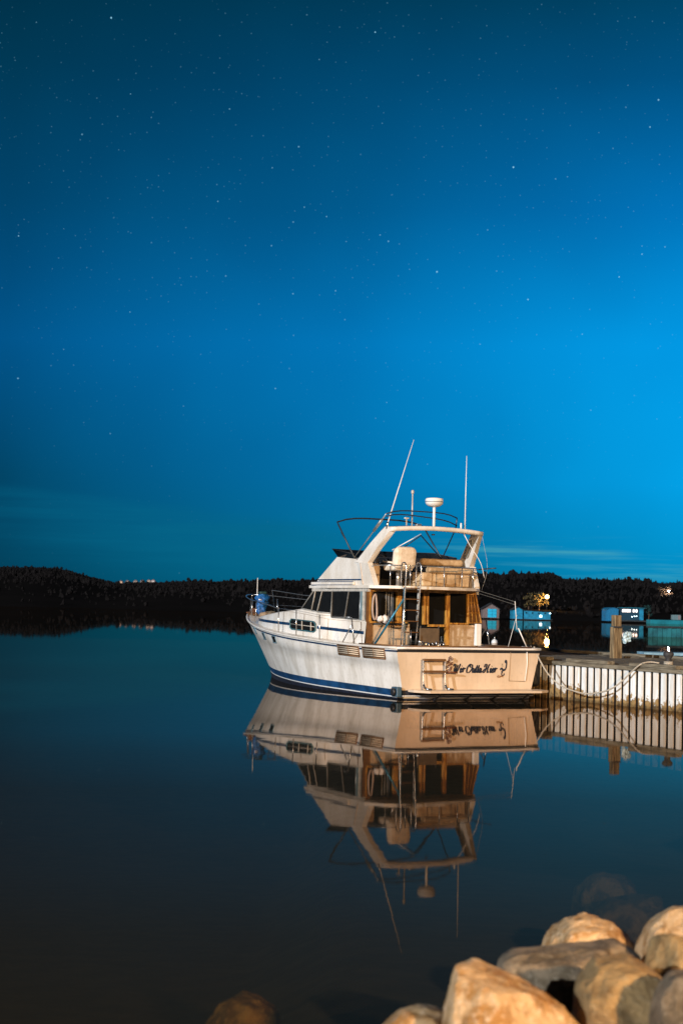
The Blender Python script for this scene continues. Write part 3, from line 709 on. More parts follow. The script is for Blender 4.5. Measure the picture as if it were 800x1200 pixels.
# swim platform
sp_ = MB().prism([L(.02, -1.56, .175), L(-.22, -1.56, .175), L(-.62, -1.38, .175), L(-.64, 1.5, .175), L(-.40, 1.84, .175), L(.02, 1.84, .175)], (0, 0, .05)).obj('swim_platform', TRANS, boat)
for v_ in (-1.0, -.2, .5, 1.3):
    MB().tube([L(-.5, v_, .17), L(.06, v_, -.1)], .022, 6, False).obj('bracket', DLINE, sp_)
# boarding ladder on the transom
ld = MB()
for v_ in (-1.27, -.72):
    ld.tube([L(-.12, v_, .90), L(-.13, v_, .6), L(-.15, v_, .33), L(-.17, v_ + .03, .26), L(-.28, v_ + .12, .235)], .019, 8)
    ld.tube([L(-.03, v_ + .07, .88), L(-.03, v_ + .07, .26)], .010, 6, False)
    ld.tube([L(-.12, v_, .86), L(-.02, v_ + .03, .87)], .014, 6, False)
ldo = ld.obj('boarding_ladder', CHROME, boat)
for z_ in (.875, .62): MB().box(L(-.125, -1.0, z_), (.08, .57, .05), bev=.01).obj('rung', TEAKD, ldo)
for v_ in (-1.27, -.72): MB().tube([L(-.15, v_, .34), L(-.165, v_ + .02, .28), L(-.2, v_ + .06, .245), L(-.29, v_ + .125, .237)], .023, 8).obj('rubber_foot', BLACKP, ldo)
# cabin: trunk forward, house side, saloon
def cw(u):
    t = [(2.1, 1.5), (5.8, 1.5), (7.0, 1.44), (8.2, 1.24), (9.1, .98), (9.7, .62), (10.0, .2), (10.05, 0)]
    for (a, p), (b_, q) in zip(t, t[1:]):
        if u <= b_: return p + (q - p) * max(0, u - a) / (b_ - a)
    return 0
def ct(u):
    t = [(2.1, 1.69), (3.90, 1.72), (3.91, 1.81), (4.97, 1.87), (5.56, 1.915), (5.9, 1.89), (7.13, 1.81), (8.2, 1.73), (9.2, 1.68), (10.05, 1.62)]
    for (a, p), (b_, q) in zip(t, t[1:]):
        if u <= b_: return p + (q - p) * max(0, u - a) / (b_ - a)
    return 1.6
us = [2.1, 3, 3.9, 3.91, 4.5, 4.97, 5.3, 5.56, 5.9, 6.5, 7.0, 7.6, 8.2, 8.7, 9.1, 9.4, 9.7, 9.9, 10.0, 10.05]
cb = MB()
for sd in (-1, 1):
    rows = [[L(u, sd * max(0, cw(u) + o1), (sheer(u) - .03 if k == 0 else ct(u) - dz_)) for u in us] for k, (o1, dz_) in enumerate(((.05, 0), (.0, .03), (-.04, 0)))]
    cb.grid(rows)
rows = []
for u in us[7:]:
    b_ = max(.0, cw(u) - .04); rows.append([L(u, b_ * s, ct(u) + .05 * (1 - s * s)) for s in [-1 + j / 4 for j in range(9)]])
cb.grid(rows)
cab = cb.obj('cabin', GEL, boat, weld=True)
# blue stripe along the house side, two runs
def sidev(u, off=.012): return -(cw(u) + .025 + off)
st_ = MB()
for ua, ub, za, zb in ((9.35, 6.05, 1.60, 1.525), (4.55, 2.16, 1.475, 1.405)):
    n = 12; P0 = []; P1 = []
    for i in range(n + 1):
        u = ua + (ub - ua) * i / n; z = za + (zb - za) * i / n
        P0.append(L(u, sidev(u), z + .035)); P1.append(L(u, sidev(u), z - .035))
    st_.grid([P0, P1])
st_.obj('side_stripe', NAVY, cab)
# dark window in the forward cabin side
wpts = [(5.98, 1.65), (6.06, 1.60), (6.04, 1.44), (5.95, 1.40), (4.68, 1.36), (4.60, 1.40), (4.62, 1.56), (4.72, 1.61)]
wn = MB().prism([L(u, sidev(u, .004), z) for u, z in wpts], L(0, -.02, 0)).obj('cabin_window', GLASS, cab)
MB().tube([L(u, sidev(u, .028), z) for u, z in wpts + wpts[:1]], .018, 6, False).obj('window_frame', mat('teal_window_frame', (.03, .13, .17), .4), wn)
MB().tube([L(6.02, sidev(6, .03), 1.53), L(4.64, sidev(5, .03), 1.485)], .010, 5, False).tube([L(5.35, sidev(5.3, .03), 1.62), L(5.33, sidev(5.3, .03), 1.39)], .013, 5, False).tube([L(4.85, sidev(5, .03), 1.6), L(4.84, sidev(5, .03), 1.38)], .013, 5, False).obj('glazing_bar', ALUW, wn)
# saloon side windows (both sides); openings glazed with dark panes, frames proud
tops = [4.87, 4.78, 4.41, 3.88, 3.03, 2.43]; 
panes = [[(5.52, 1.925), (4.97, 1.88), (4.78, 2.37), (4.87, 2.37)], [(4.97, 1.88), (4.66, 1.855), (4.41, 2.37), (4.78, 2.37)], [(4.66, 1.855), (3.92, 1.83), (3.88, 2.37), (4.41, 2.37)],
         [(3.90, 1.735), (3.21, 1.72), (3.03, 2.36), (3.88, 2.36)], [(3.21, 1.72), (2.46, 1.70), (2.45, 2.36), (3.03, 2.36)]]
sal = MB()
for sd in (-1, 1):
    sal.box(L(3.5, sd * 1.47, 2.40), (2.9, .06, .09)); 
    sal.box(L(2.33, sd * 1.47, 2.03), (.18, .05, .68))
salo = sal.obj('saloon_frame', ALUW, boat)
for sd in (-1, 1):
    for k, pp in enumerate(panes):
        c = MB().prism([L(u, sd * 1.462, z) for u, z in pp], L(0, sd * .012, 0)).obj('side_window', GLASS, salo)
        q = MB().tube([L(u, sd * 1.485, z) for u, z in pp + pp[:1]], .016 if k < 3 else .019, 6, False).obj('frame', ALUW if k < 3 else ALU, c)
MB().box(L(2.36, -1.505, 2.03), (.07, .02, .66)).obj('corner_post', TEALF, salo)
MB().box(L(2.36, 1.505, 2.03), (.07, .02, .66)).obj('corner_post', TEALF, salo)
# windscreen in front: three raked panes
for k, (va, vb) in enumerate(((-1.46, -.5), (-.5, .5), (.5, 1.46))):
    bu_ = lambda v: 5.52 + .28 * (1 - (v / 1.46) ** 2); tu_ = lambda v: 4.87 + .2 * (1 - (v / 1.46) ** 2)
    g_ = MB().poly([L(bu_(va), va, 1.93), L(bu_(vb), vb, 1.93), L(tu_(vb), vb, 2.38), L(tu_(va), va, 2.38)]).obj('windscreen', GLASS, salo)
    MB().tube([L(bu_(va), va, 1.93), L(bu_(vb), vb, 1.93), L(tu_(vb), vb, 2.38), L(tu_(va), va, 2.38), L(bu_(va), va, 1.93)], .02, 6, False).obj('frame', ALUW, g_)
# brow / flybridge deck with rounded, bulging aft edge
dk_u = 5.17
plan = [(dk_u - .02, -1.48), (dk_u + .2, -.9), (dk_u + .28, 0), (dk_u + .2, .9), (dk_u - .02, 1.48), (4, 1.56), (2.4, 1.56)]
aft = [(2.05, 1.53), (1.75, 1.25), (1.5, .8), (1.32, .2), (1.25, -.3), (1.32, -.8), (1.55, -1.25), (1.95, -1.53)]
outl = plan + aft + [(4, -1.56)]
fd = MB().prism([L(u, v, 2.435) for u, v in outl], (0, 0, .065)).obj('flybridge_deck', GEL, boat)
MB().prism([L(u * .985 + .03, v * .96, 2.425) for u, v in plan[-1:] + aft + [(2.4, -1.56)]], (0, 0, .012)).obj('deck_underside', mat('warm_headliner', (.45, .27, .09), .6, scale=4), fd)
# flybridge superstructure
sd_poly = [(4.90, 2.50), (4.72, 2.66), (4.04, 3.03), (3.76, 3.18), (2.82, 3.12), (2.54, 3.02), (2.37, 2.50)]
fbm = MB()
for sd in (-1, 1):
    n_ = len(sd_poly)
    fbm.prism([L(u, sd * 1.44, z) for u, z in sd_poly], L(0, -sd * .07, 0))
# bowed front fairing
rows = []
for (u, z) in [(4.90, 2.5), (4.72, 2.66), (4.04, 3.03), (3.76, 3.18), (3.66, 3.18), (3.6, 2.9)]:
    rows.append([L(u + .32 * (1 - s ** 2), 1.44 * s, z) for s in [-1 + j / 6 for j in range(13)]])
fbm.grid(rows)
flyb = fbm.obj('flybridge_fairing', GEL, boat)
lip = MB()
for sd in (-1, 1): lip.box(L(3.9, sd * 1.475, 2.545), (2.2, .06, .07), bev=.01)
lip.obj('fairing_step', GEL, flyb)
sm = MB()
for za, th, ua, ub in ((2.635, .03, 4.70, 2.5), (2.590, .016, 4.78, 2.9), (2.507, .020, 4.95, 2.85)):
    sm.box(L((ua + ub) / 2, -1.452 - (.058 if za < 2.52 else .0), za), (ua - ub, .01, th))
sm.obj('fairing_stripe', NAVY, flyb)
MB().tube([L(2.52, -1.47, 3.02), L(2.36, -1.475, 2.52)], .012, 6, False).obj('fairing_seam', mat('peach_seam', (.62, .48, .36), .6), flyb)
# aft coaming wings + radar arch
for sd in (-1, 1):
    MB().prism([L(2.62, sd * 1.47, 3.04), L(2.16, sd * 1.47, 3.02), L(1.83 if sd < 0 else 1.95, sd * 1.47, 2.5), L(2.37, sd * 1.47, 2.5)], L(0, -sd * .13, 0)).obj('coaming_wing', GEL, flyb)
ar = MB()
def beam(a0, a1, b0, b1):  # tapering leg between two rectangles
    pass
secs = []
for sd in (-1, 1):
    A = [L(2.78, sd * 1.46, 3.04), L(2.22, sd * 1.46, 3.0), L(2.22, sd * 1.33, 3.0), L(2.78, sd * 1.33, 3.04)]
    B_ = [L(1.80, sd * 1.24, 3.86), L(1.50, sd * 1.24, 3.80), L(1.50, sd * 1.13, 3.74), L(1.84, sd * 1.13, 3.80)]
    M_ = [(a * .5 + b_ * .5) + L(.02, sd * .015, 0) for a, b_ in zip(A, B_)]
    for P, Q in ((A, M_), (M_, B_)):
        for i in range(4): ar.poly([P[i], P[(i + 1) % 4], Q[(i + 1) % 4], Q[i]])
    ar.poly(A)
rows = []
for j in range(17):
    s = -1 + j / 8; v = 1.24 * s; zc_ = 3.80 + .06 * (1 - s * s) + (.0)
    uc = 1.66 - .05 * (1 - s * s)
    rows.append([L(uc + .15, v, zc_ + .06), L(uc - .17, v, zc_ + .03), L(uc - .17, v, zc_ - .06), L(uc + .15, v, zc_ - .05), L(uc + .15, v, zc_ + .06)])
ar.grid(rows); ar.poly(rows[0][:4]); ar.poly(rows[-1][:4])
arch = ar.obj('radar_arch', GEL, boat, weld=True)
for sd in (-1, 1):
    pts = [L(2.28 + du, sd * (1.33 - .0) + sd * (.052), 3.42 + dz_) for du, dz_ in ((.22, -.2), (.10, -.22), (-.16, .08), (-.22, .2), (-.14, .22), (.12, -.02))]
    # inset panel, lies on the leg plane
    pl = []
    for (a, b_) in ((.30, .40), (.30, .62), (.72, .62), (.72, .40)):
        P0 = L(2.78, sd * 1.46, 3.04).lerp(L(1.80, sd * 1.24, 3.86), a); P1 = L(2.22, sd * 1.46, 3.0).lerp(L(1.50, sd * 1.24, 3.80), a)
        pl.append(P0.lerp(P1, b_) + L(0, -sd * .142, 0) * (1 if sd > 0 else -1) * 1)
    if sd > 0:
        MB().tube(pl + pl[:1], .014, 6, True).obj('arch_recess', mat('grey_recess', (.30, .30, .28), .5), arch)
        MB().poly(pl).obj('recess_panel', mat('recess_grey', (.42, .41, .38), .5), arch)
# arch fittings
rd = MB().tube([L(1.62, -.04, 3.88), L(1.62, -.04, 4.38)], .032, 10, False).obj('radar_mast', WHITEP, arch)
MB().lathe([(.07, 0), (.14, .02), (.19, .06), (.21, .10), (.21, .17), (.19, .20), (.08, .215)], L(1.62, -.04, 4.36), 28).obj('radar_dome', WHITEP, rd)
MB().lathe([(.212, .11), (.212, .13)], L(1.62, -.04, 4.36), 28).obj('radar_band', mat('grey_band', (.2, .25, .3), .5), rd)
MB().tube([L(1.7, -1.24, 3.88), L(1.7, -.58, 5.9)], [.016, .007], 6, False).obj('whip_antenna', WHITEP, arch)
MB().lathe([(.03, 0), (.03, .12), (.02, .16)], L(1.7, -1.23, 3.80), 10).obj('antenna_base', CHROME, arch)
MB().tube([L(1.7, .86, 3.86), L(1.7, .87, 5.62)], [.016, .007], 6, False).obj('whip_antenna', WHITEP, arch)
MB().tube([L(1.7, -.58, 3.88), L(1.7, -.58, 4.66)], .016, 8, False).lathe([(.02, 0), (.035, .02), (.035, .07), (.02, .09)], L(1.7, -.58, 4.64), 10).obj('light_mast', ALUW, arch)
MB().tube([L(1.7, -.73, 3.9), L(1.7, -.73, 4.05)], .016, 8, False).box(L(1.7, -.73, 4.07), (.06, .10, .03), bev=.008).obj('arch_light', WHITEP, arch)
MB().box(L(1.64, -.45, 3.92), (.10, .14, .05), bev=.01).obj('horn', CHROME, arch)
MB().lathe([(.04, 0), (.04, .03)], L(1.64, -.04, 3.70), 12).obj('arch_downlight', DLINE, arch)
MB().tube([L(1.65, .72, 3.88), L(1.65, .72, 4.02)], .02, 8, False).obj('antenna_stub', WHITEP, arch)
MB().tube([L(1.6, .72, 3.85), L(1.45, .85, 3.5), L(1.4, 1.12, 3.1), L(1.5, 1.3, 2.75)], .009, 6).obj('cable', WHITEP, arch)
# smoked visor around the flybridge front
rows = []
for (du, z) in ((0, 3.16), (.34, 3.38)):
    rows.append([L(2.95, -1.42, 3.14 + (z - 3.16) * .45)] + [L(3.72 + du + .34 * (1 - s ** 2), 1.42 * s, z + (0 if abs(s) < 1 else 0)) for s in [-1 + j / 6 for j in range(13)]] + [L(2.95, 1.42, 3.14 + (z - 3.16) * .45)])
MB().grid(rows).prism([rows[0][1], rows[0][2], rows[1][2], rows[1][1]], (.004, 0, 0)).obj('visor', VISOR, boat)
MB().tube(rows[1], .012, 6, False).obj('visor_rim', BLACKP, boat)
# helm console, seats, lounge
MB().box(L(3.45, .0, 2.95), (.35, 1.6, .5), Matrix.Rotation(R(-12), 4, 'Y'), bev=.05).obj('helm_console', BLKC, boat)
wh = MB().tube([L(3.18 + .05 * math.sin(q), -.55 + .17 * math.cos(q), 3.08 + .17 * math.sin(q)) for q in [i * 6.2832 / 16 for i in range(17)]], .012, 6)
wh.tube([L(3.2, -.55, 3.08), L(3.35, -.55, 3.0)], .02, 6, False).obj('steering_wheel', DLINE, boat)
def seat(u, v, lab=None):
    s = MB().box(L(u + .0, v, 3.16), (.26, .58, .52), Matrix.Rotation(R(-9), 4, 'Y'), bev=.125).obj('helm_seat_back', CREAMV, boat, label=lab)
    MB().box(L(u + .28, v, 2.93), (.50, .54, .14), bev=.05).obj('seat_cushion', CREAMV, s)
    MB().tube([L(u + .28, v, 2.5), L(u + .28, v, 2.88)], .05, 10, False).obj('seat_pedestal', CHROME, s)
    MB().tube([L(u + .07, v - .27, 3.04), L(u + .5, v - .27, 3.08)], .022, 8, False).tube([L(u + .07, v + .27, 3.04), L(u + .5, v + .27, 3.08)], .022, 8, False).obj('armrest', CREAMV, s)
    return s
seat(1.95, -.62, 'tall cream helm seat seen from behind')
lo_ = MB().box(L(2.2, .55, 2.68), (.5, 1.35, .33), bev=.04).obj('lounge_base', TANV, boat)
MB().box(L(1.98, .62, 2.90), (.22, 1.2, .13), bev=.05).obj('lounge_cushion', TANV, lo_)
MB().box(L(2.42, .66, 3.10), (.20, 1.15, .17), bev=.07).obj('bolster', TANV, lo_)
for v_ in (.12, .5, .88, 1.15): MB().tube([L(1.94, v_, 2.52), L(1.94, v_ + .02, 2.86)], .006, 4, False).obj('piping', mat('dark_piping', (.16, .09, .04), .7), lo_)
MB().box(L(3.0, -1.05, 2.78), (.5, .5, .5), bev=.05).obj('side_cabinet', PALEIN, boat)
# flybridge aft rail
ra = MB()
edge = [(1.98, 1.42), (1.72, 1.12), (1.45, .65), (1.34, .1), (1.31, -.35), (1.38, -.78), (1.6, -1.18), (2.0, -1.42)]
ra.tube([L(u, v, 2.965) for u, v in edge], .014, 7)
ra.tube([L(u, v, 2.80) for u, v in edge[:4]], .006, 5)
for u, v in (edge[1], edge[3], edge[5], edge[6], edge[2]): ra.tube([L(u, v, 2.5), L(u, v, 2.965)], .013, 7, False)
ra.obj('flybridge_rail', CHROME, boat)
MB().tube([L(1.75, 1.3, 2.95), L(1.2, 1.42, 2.98)], .016, 6, False).obj('rod_holder', DTUBE, boat)
# ladder from cockpit to flybridge, with grab loops
fl_ = MB()
for v_ in (-1.05, -.66):
    fl_.tube([L(1.22, v_ - .03, 1.17), L(1.16, v_, 2.1), L(1.13, v_ + .02, 2.85), L(1.17, v_ + .02, 3.0), L(1.26, v_ + .02, 3.03), L(1.34, v_ + .02, 2.96), L(1.36, v_ + .02, 2.5)], .016, 8)
flo = fl_.obj('flybridge_ladder', CHROME, boat)
for z_ in (1.45, 1.70, 1.95, 2.2, 2.45): MB().box(L(1.18, -.855, z_), (.08, .37, .025), bev=.008).obj('rung', TEAKD, flo)
MB().tube([L(1.25, -.98, 1.17), L(1.25, -1.0, 2.47)], .024, 8, False).obj('support_post', TEALF, boat)
MB().tube([L(1.3, -.62, 1.7), L(1.3, -.60, 2.47)], .024, 8, False).obj('support_post', ALUW, boat)
# bulkhead between cockpit and saloon
bk = MB()
bk.box(L(2.13, -.92, 1.30), (.05, 1.14, .66))
bkh = bk.obj('bulkhead', PALEIN, boat)
MB().box(L(2.13, 1.12, 1.37), (.05, .80, .52)).obj('lower_panel', PALEIN, bkh)
MB().box(L(2.06, 1.50, 1.40), (.10, .16, .52), bev=.02).obj('coaming_corner', WHITEP, bkh)
MB().box(L(2.12, -1.42, 1.75), (.06, .16, 1.35)).obj('corner_post', TEAKD, bkh)
MB().box(L(2.08, -1.42, 2.03), (.03, .045, .72)).obj('corner_trim', TEAK, bkh)
gl = MB().box(L(2.15, 0, 1.9), (.02, 2.8, 1.1)).obj('saloon_glazing', GLASS, bkh)
tk_ = MB()
for v_, w_, z0_, z1_ in ((-.66, .13, 1.58, 2.42), (.02, .07, 1.62, 2.42), (.11, .05, 1.62, 2.42), (.66, .11, 1.14, 2.42), (1.22, .05, 1.64, 2.38)):
    tk_.box(L(2.09, v_, (z0_ + z1_) / 2), (.07, w_, z1_ - z0_), bev=.006)
tk_.box(L(2.10, 0, 2.40), (.05, 2.9, .07)); tk_.box(L(2.09, .38, 1.60), (.06, .5, .055)); tk_.box(L(2.09, .95, 1.655), (.06, .55, .04))
tk_.box(L(2.09, -.92, 1.655), (.06, 1.0, .04))
tk_.obj('teak_frame', TEAK, bkh)
wg = MB()
wgp = [L(2.07, 1.22, 2.36), L(2.07, 1.42, 2.36), L(2.07, 1.60, 1.68), L(2.07, 1.24, 1.68)]
wg.tube(wgp + wgp[:1], .026, 6, False)
for t in (.33, .66): wg.tube([wgp[0].lerp(wgp[1], t), wgp[3].lerp(wgp[2], t)], .014, 6, False)
for t in (.3, .65): wg.tube([wgp[0].lerp(wgp[3], t), wgp[1].lerp(wgp[2], t)], .010, 6, False)
wlo = wg.obj('wing_lattice', TEAK, bkh)
MB().poly([p + L(.03, 0, 0) for p in wgp]).obj('wing_backing', TEAKD, wlo)
for v_ in (-.98, -.91, -.84, -.80): MB().box(L(2.13, v_, 2.02), (.012, .03, .72)).obj('curtain', CURT, bkh)
MB().tube([L(2.0, -1.33, 2.30), L(1.98, -1.40, 2.2), L(1.98, -1.41, 1.9), L(1.98, -1.36, 1.72), L(1.98, -1.30, 1.8), L(1.98, -1.31, 2.1), L(2.0, -1.33, 2.3)], .026, 7).obj('hung_hose', mat('pinkish_hose', (.42, .32, .27), .6), bkh)
# cockpit furniture just over the coaming
ch = MB().box(L(1.15, -.38, 1.38), (.05, .52, .34), bev=.02).obj('deck_chair_back', mat('brown_canvas', (.12, .08, .045), .8), boat)
for v_ in (-.62, -.14): MB().tube([L(1.17, v_, .46), L(1.14, v_, 1.6)], .014, 6, False).obj('chair_leg', CHROME, ch)
rm = MB().tube([L(.95, -.98, 1.14), L(.95, -.98, 1.50)], .012, 6, False)
rm.tube([L(.95, -1.15, 1.14), L(.95, -1.18, 1.65), L(.97, -1.15, 2.0)], .014, 6)
rm.obj('rod_rack', CHROME, boat)
MB().lathe([(.05, 0), (.075, .02), (.075, .09), (.05, .11)], L(.6, -.80, 1.14), 12).obj('winch', CHROME, boat)
MB().lathe([(.03, 0), (.06, .03), (.03, .09), (.06, .12), (.03, .14)], L(.5, -1.0, 1.14), 12).obj('cleat_post', CHROME, boat)
MB().tube([L(2.02, -1.35, 1.62), L(2.02, -.45, 1.62)], .022, 6, False).obj('grab_bar', DLINE, bkh)
for s in range(5): MB().tube([L(1.1, -.4 + .09 * s, 1.14), L(1.1, -.42 + .1 * s, 1.2 + .03 * (s % 3))], .02, 6, False).obj('bottle_rack', CHROME, boat)
# pale aluminium pole leaning in the cockpit
MB().tube([L(1.82, -1.42, 1.16), L(1.2, -1.04, 2.2)], .025, 8, False).obj('gangway_strut', BLUET, boat)
# side deck stanchions and rails (port + starboard)
for sd in (-1, 1):
    MB().tube([L(2.05, sd * 1.83, 1.15), L(2.21, sd * 1.83, 1.75)], .016, 7, False).tube([L(2.62, sd * 1.84, 1.16), L(2.2, sd * 1.83, 1.58)], .014, 7, False).obj('side_gate_brace', CHROME, boat)
    for (u_, z0_, z1_) in ((3.83, 1.19, 1.79), (5.16, 1.27, 1.88), (6.47, 1.35, 1.91)):
        MB().tube([L(u_, sd * (hbz(u_, 1.25) - .13), z0_ - .05), L(u_ + .03, sd * (hbz(u_, 1.25) - .13), z1_)], .0135, 7, False).obj('stanchion', CHROME, boat)
lw = MB()
for sd in (-1, 1):
    lw.tube([L(2.21, sd * 1.83, 1.75), L(3.86, sd * 1.82, 1.78), L(5.19, sd * 1.77, 1.87), L(6.5, sd * 1.66, 1.91)], .004, 5, False)
lw.obj('lifeline', CHROME, boat)
bp = MB()
for sd in (-1, 1):
    bp.tube([L(6.5, sd * 1.66, 1.91), L(7.95, sd * 1.48, 2.05), L(9.4, sd * 1.12, 2.12), L(10.6, sd * .72, 2.2), L(11.4, sd * .34, 2.26), L(11.8, 0, 2.28)], .012, 7)
    for u_ in (9.2, 10.9): bp.tube([L(u_, sd * (hbz(u_, sheer(u_)) - .12), sheer(u_)), L(u_ + .03, sd * (hbz(u_, sheer(u_)) - .16), 2.12 + .05 * (u_ > 10))], .013, 7, False)
bp.tube([L(11.88, 0, 1.7), L(11.88, 0, 2.0), L(11.8, 0, 2.28)], .012, 7)
bp.tube([L(6.5, 1.62, 1.91), L(9.3, 1.05, 1.95), L(11.5, .3, 2.0)], .006, 5)
bp.tube([L(11.55, .62, 1.75), L(11.7, .58, 2.42), L(10.7, 1.12, 2.29), L(8.6, 1.45, 2.2), L(7.2, 1.62, 2.1), L(7.1, 1.64, 1.5)], .014, 7, False)
bp.obj('bow_rail', CHROME, boat)
MB().prism([L(11.2, -.22, 1.68), L(11.95, -.07, 1.72), L(11.95, .07, 1.72), L(11.2, .22, 1.68)], (0, 0, .06)).obj('bow_pulpit', TEAKD, boat)
an_ = MB().tube([L(11.98, 0, 1.78), L(11.7, 0, 1.83)], .02, 6, False).tube([L(11.97, -.08, 1.76), L(12.02, 0, 1.72), L(11.97, .08, 1.76)], .02, 6)
an_.box(L(11.5, 0, 1.82), (.25, .2, .14), bev=.03).obj('anchor_windlass', RUST, boat)
MB().tube([L(11.46, 0, 1.75), L(11.46, 0, 2.76)], .011, 6, False).obj('jack_staff', WHITEP, boat)
# bimini frame (canvas off)
bf = MB()
PP, PS = L(2.92, -1.42, 3.15), L(2.95, 1.0, 3.2)
F0, F1 = L(3.78, -1.45, 4.02), L(3.95, 1.06, 4.02)
A0, A1 = L(1.42, -1.42, 4.13), L(1.90, .76, 4.15)
def bow(a, b_, h, n=10):
    pts = []
    for i in range(n + 1):
        s = i / n; q = 1 - (2 * s - 1) ** 4
        pts.append(a.lerp(b_, s) + L(0, 0, h * q))
    return pts
bf.tube([PP, PP.lerp(F0, .93)] + bow(F0, F1, .13) + [F1.lerp(PS, .1), PS], .019, 7, False)
bf.tube(bow(A0, A1, .10), .014, 7, False); bf.tube(bow(A0 + L(0, 0, -.06), A1 + L(0, .0, -.18), .10), .014, 7, False)
bf.tube([A1, A1 + L(.1, .03, -.25), PS], .014, 7, False)
bf.tube([PS, L(2.3, .02, 3.72)], .014, 7, False); bf.tube([L(2.3, .02, 3.72), L(2.6, -.55, 3.25)], .012, 7, False)
bf.tube([PP + L(.03, .05, 0), F0 + L(-.12, .05, -.25)], .009, 6, False)
bff = bf.obj('canopy_frame', DTUBE, boat)
MB().tube([PP, PP.lerp(A0, .45), PP.lerp(A0, .8), A0], [.012, .014], 7, False).tube([PP.lerp(A0, .62), PP.lerp(A0, .86)], .034, 8, False).obj('aft_strut', ALU, bff)
MB().tube([L(2.3, .02, 3.75), L(2.75, -.5, 3.36)], .012, 6, False).obj('light_strut', WHITEP, bff)
# ensign davit at starboard stern with lines to the flybridge deck
dv = MB().tube([L(.12, 1.25, 2.21), L(.1, 1.30, 1.57)], .008, 7, False).tube([L(.1, 1.34, 1.60), L(.1, 1.58, 1.17)], .014, 7, False).tube([L(.11, 1.30, 1.9), L(.1, 1.07, 1.17)], .005, 6, False)
dv.obj('stern_davit', WHITEP, boat)
MB().tube([L(1.9, 1.36, 2.46), L(1.1, 1.33, 2.34), L(.12, 1.25, 2.2)], .0035, 5).tube([L(1.9, 1.2, 2.43), L(1.0, 1.24, 2.28), L(.12, 1.25, 2.13)], .003, 5).obj('davit_lines', ALU, boat)
MB().tube([L(1.95, 1.52, 2.46), L(1.6, 1.44, 3.0), L(1.55, 1.25, 3.72)], .0035, 5).obj('halyard', ALUW, boat)
# cleats on the transom top
for v_ in (1.55, -1.6): MB().box(L(.12, v_, 1.18), (.05, .2, .03), bev=.01).box(L(.12, v_, 1.155), (.03, .06, .05)).obj('stern_cleat', CHROME, boat)
# rusty chain by the boarding ladder
cch = MB(); rg = random.Random(4)
for k in range(11):
    p = L(-.10, -.58 + .05 * math.sin(k * 1.9), .93 - .032 * k); q = rg.uniform(0, 3)
    cch.tube([p + Vector((0, .022 * math.cos(a + q), .028 * math.sin(a))) for a in [i * 6.2832 / 8 for i in range(9)]], .009, 5)
cch.tube([L(-.11, -.66, .61), L(-.12, -.40, .60)], .022, 6, False)
cch.obj('rusty_chain', RUST, boat)

# ---- lettering on the transom: pen strokes, bold italic script
def stroke_mesh(mb, pts, w, place):
    P = catmull([Vector((x, y, 0)) for x, y in pts], 5)
    Lf, Rt = [], []
    for i, p in enumerate(P):
        t = (P[min(i + 1, len(P) - 1)] - P[max(i - 1, 0)])
        if t.length < 1e-6: t = Vector((1, 0, 0))
        t.normalize(); n = Vector((-t.y, t.x, 0)); ww = w * (.45 + .75 * abs(t.y)) * (1 if 0 < i < len(P) - 1 else .6)
        Lf.append(p + n * ww / 2); Rt.append(p - n * ww / 2)
    for i in range(len(P) - 1):
        q = [Lf[i], Lf[i + 1], Rt[i + 1], Rt[i]]
        fr = [place(v.x, v.y, .006) for v in q]; bkk = [place(v.x, v.y, .001) for v in q]
        mb.poly(fr)
        for k in range(4): mb.poly([fr[k], bkk[k], bkk[(k + 1) % 4], fr[(k + 1) % 4]])
GL = {
 'W': (1.10, [[(.02, .72), (.0, .9), (.14, 1.0), (.26, .85), (.22, .4), (.30, .0), (.45, .4), (.58, .9)], [(.58, .9), (.52, .4), (.62, .0), (.80, .45), (.92, .95), (1.0, 1.0)]]),
 'i': (.31, [[(-.04, .3), (.1, .52), (.06, .15), (.14, .0), (.26, .2)], [(.14, .74), (.18, .80)]]),
 'r': (.36, [[(-.04, .25), (.1, .55), (.16, .42), (.10, .0)], [(.12, .2), (.22, .48), (.34, .50), (.36, .40)]]),
 'O': (.88, [[(.62, .92), (.3, .98), (.02, .55), (.08, .05), (.4, .0), (.72, .4), (.70, .85), (.45, .95), (.38, .7), (.6, .62)]]),
 'u': (.42, [[(-.02, .35), (.06, .52), (.03, .15), (.14, .0), (.30, .25), (.34, .52)], [(.34, .52), (.30, .12), (.38, .0), (.46, .2)]]),
 't': (.28, [[(.16, .9), (.08, .2), (.14, .0), (.28, .2)], [(-.03, .58), (.28, .62)]]),
 'a': (.42, [[(.30, .45), (.14, .52), (.0, .22), (.10, .0), (.26, .18), (.32, .50)], [(.32, .50), (.28, .1), (.36, .0), (.44, .2)]]),
 'H': (.95, [[(.0, .62), (.04, .95), (.26, .98), (.30, .6), (.18, .1), (-.02, .0), (-.08, .2), (.2, .45), (.6, .52)], [(.78, 1.02), (.62, .85), (.56, .3), (.62, .0), (.8, .12)]]),
 'e': (.36, [[(.02, .2), (.20, .32), (.18, .52), (.04, .38), (.06, .04), (.22, .0), (.36, .2)]]),
 ' ': (.32, [])}
txt = 'Wir Outta Hier'
adv = sum(GL[c][0] for c in txt)
tb = MB(); x = 0; W_ = 1.17; H_ = .185
for c in txt:
    for s_ in GL[c][1]:
        pl_ = lambda a, b_, o, x=x: L(tu(-.465 + W_ * (x + a + .22 * b_) / (adv + .1), .6 + H_ * b_) - o, -.465 + W_ * (x + a + .22 * b_) / (adv + .1), .60 + H_ * b_)
        stroke_mesh(tb, s_, .185, pl_)
    x += GL[c][0]
tb.obj('name_lettering', mat('navy_vinyl_letters', (.01, .022, .05), .4), boat)
eb = MB()
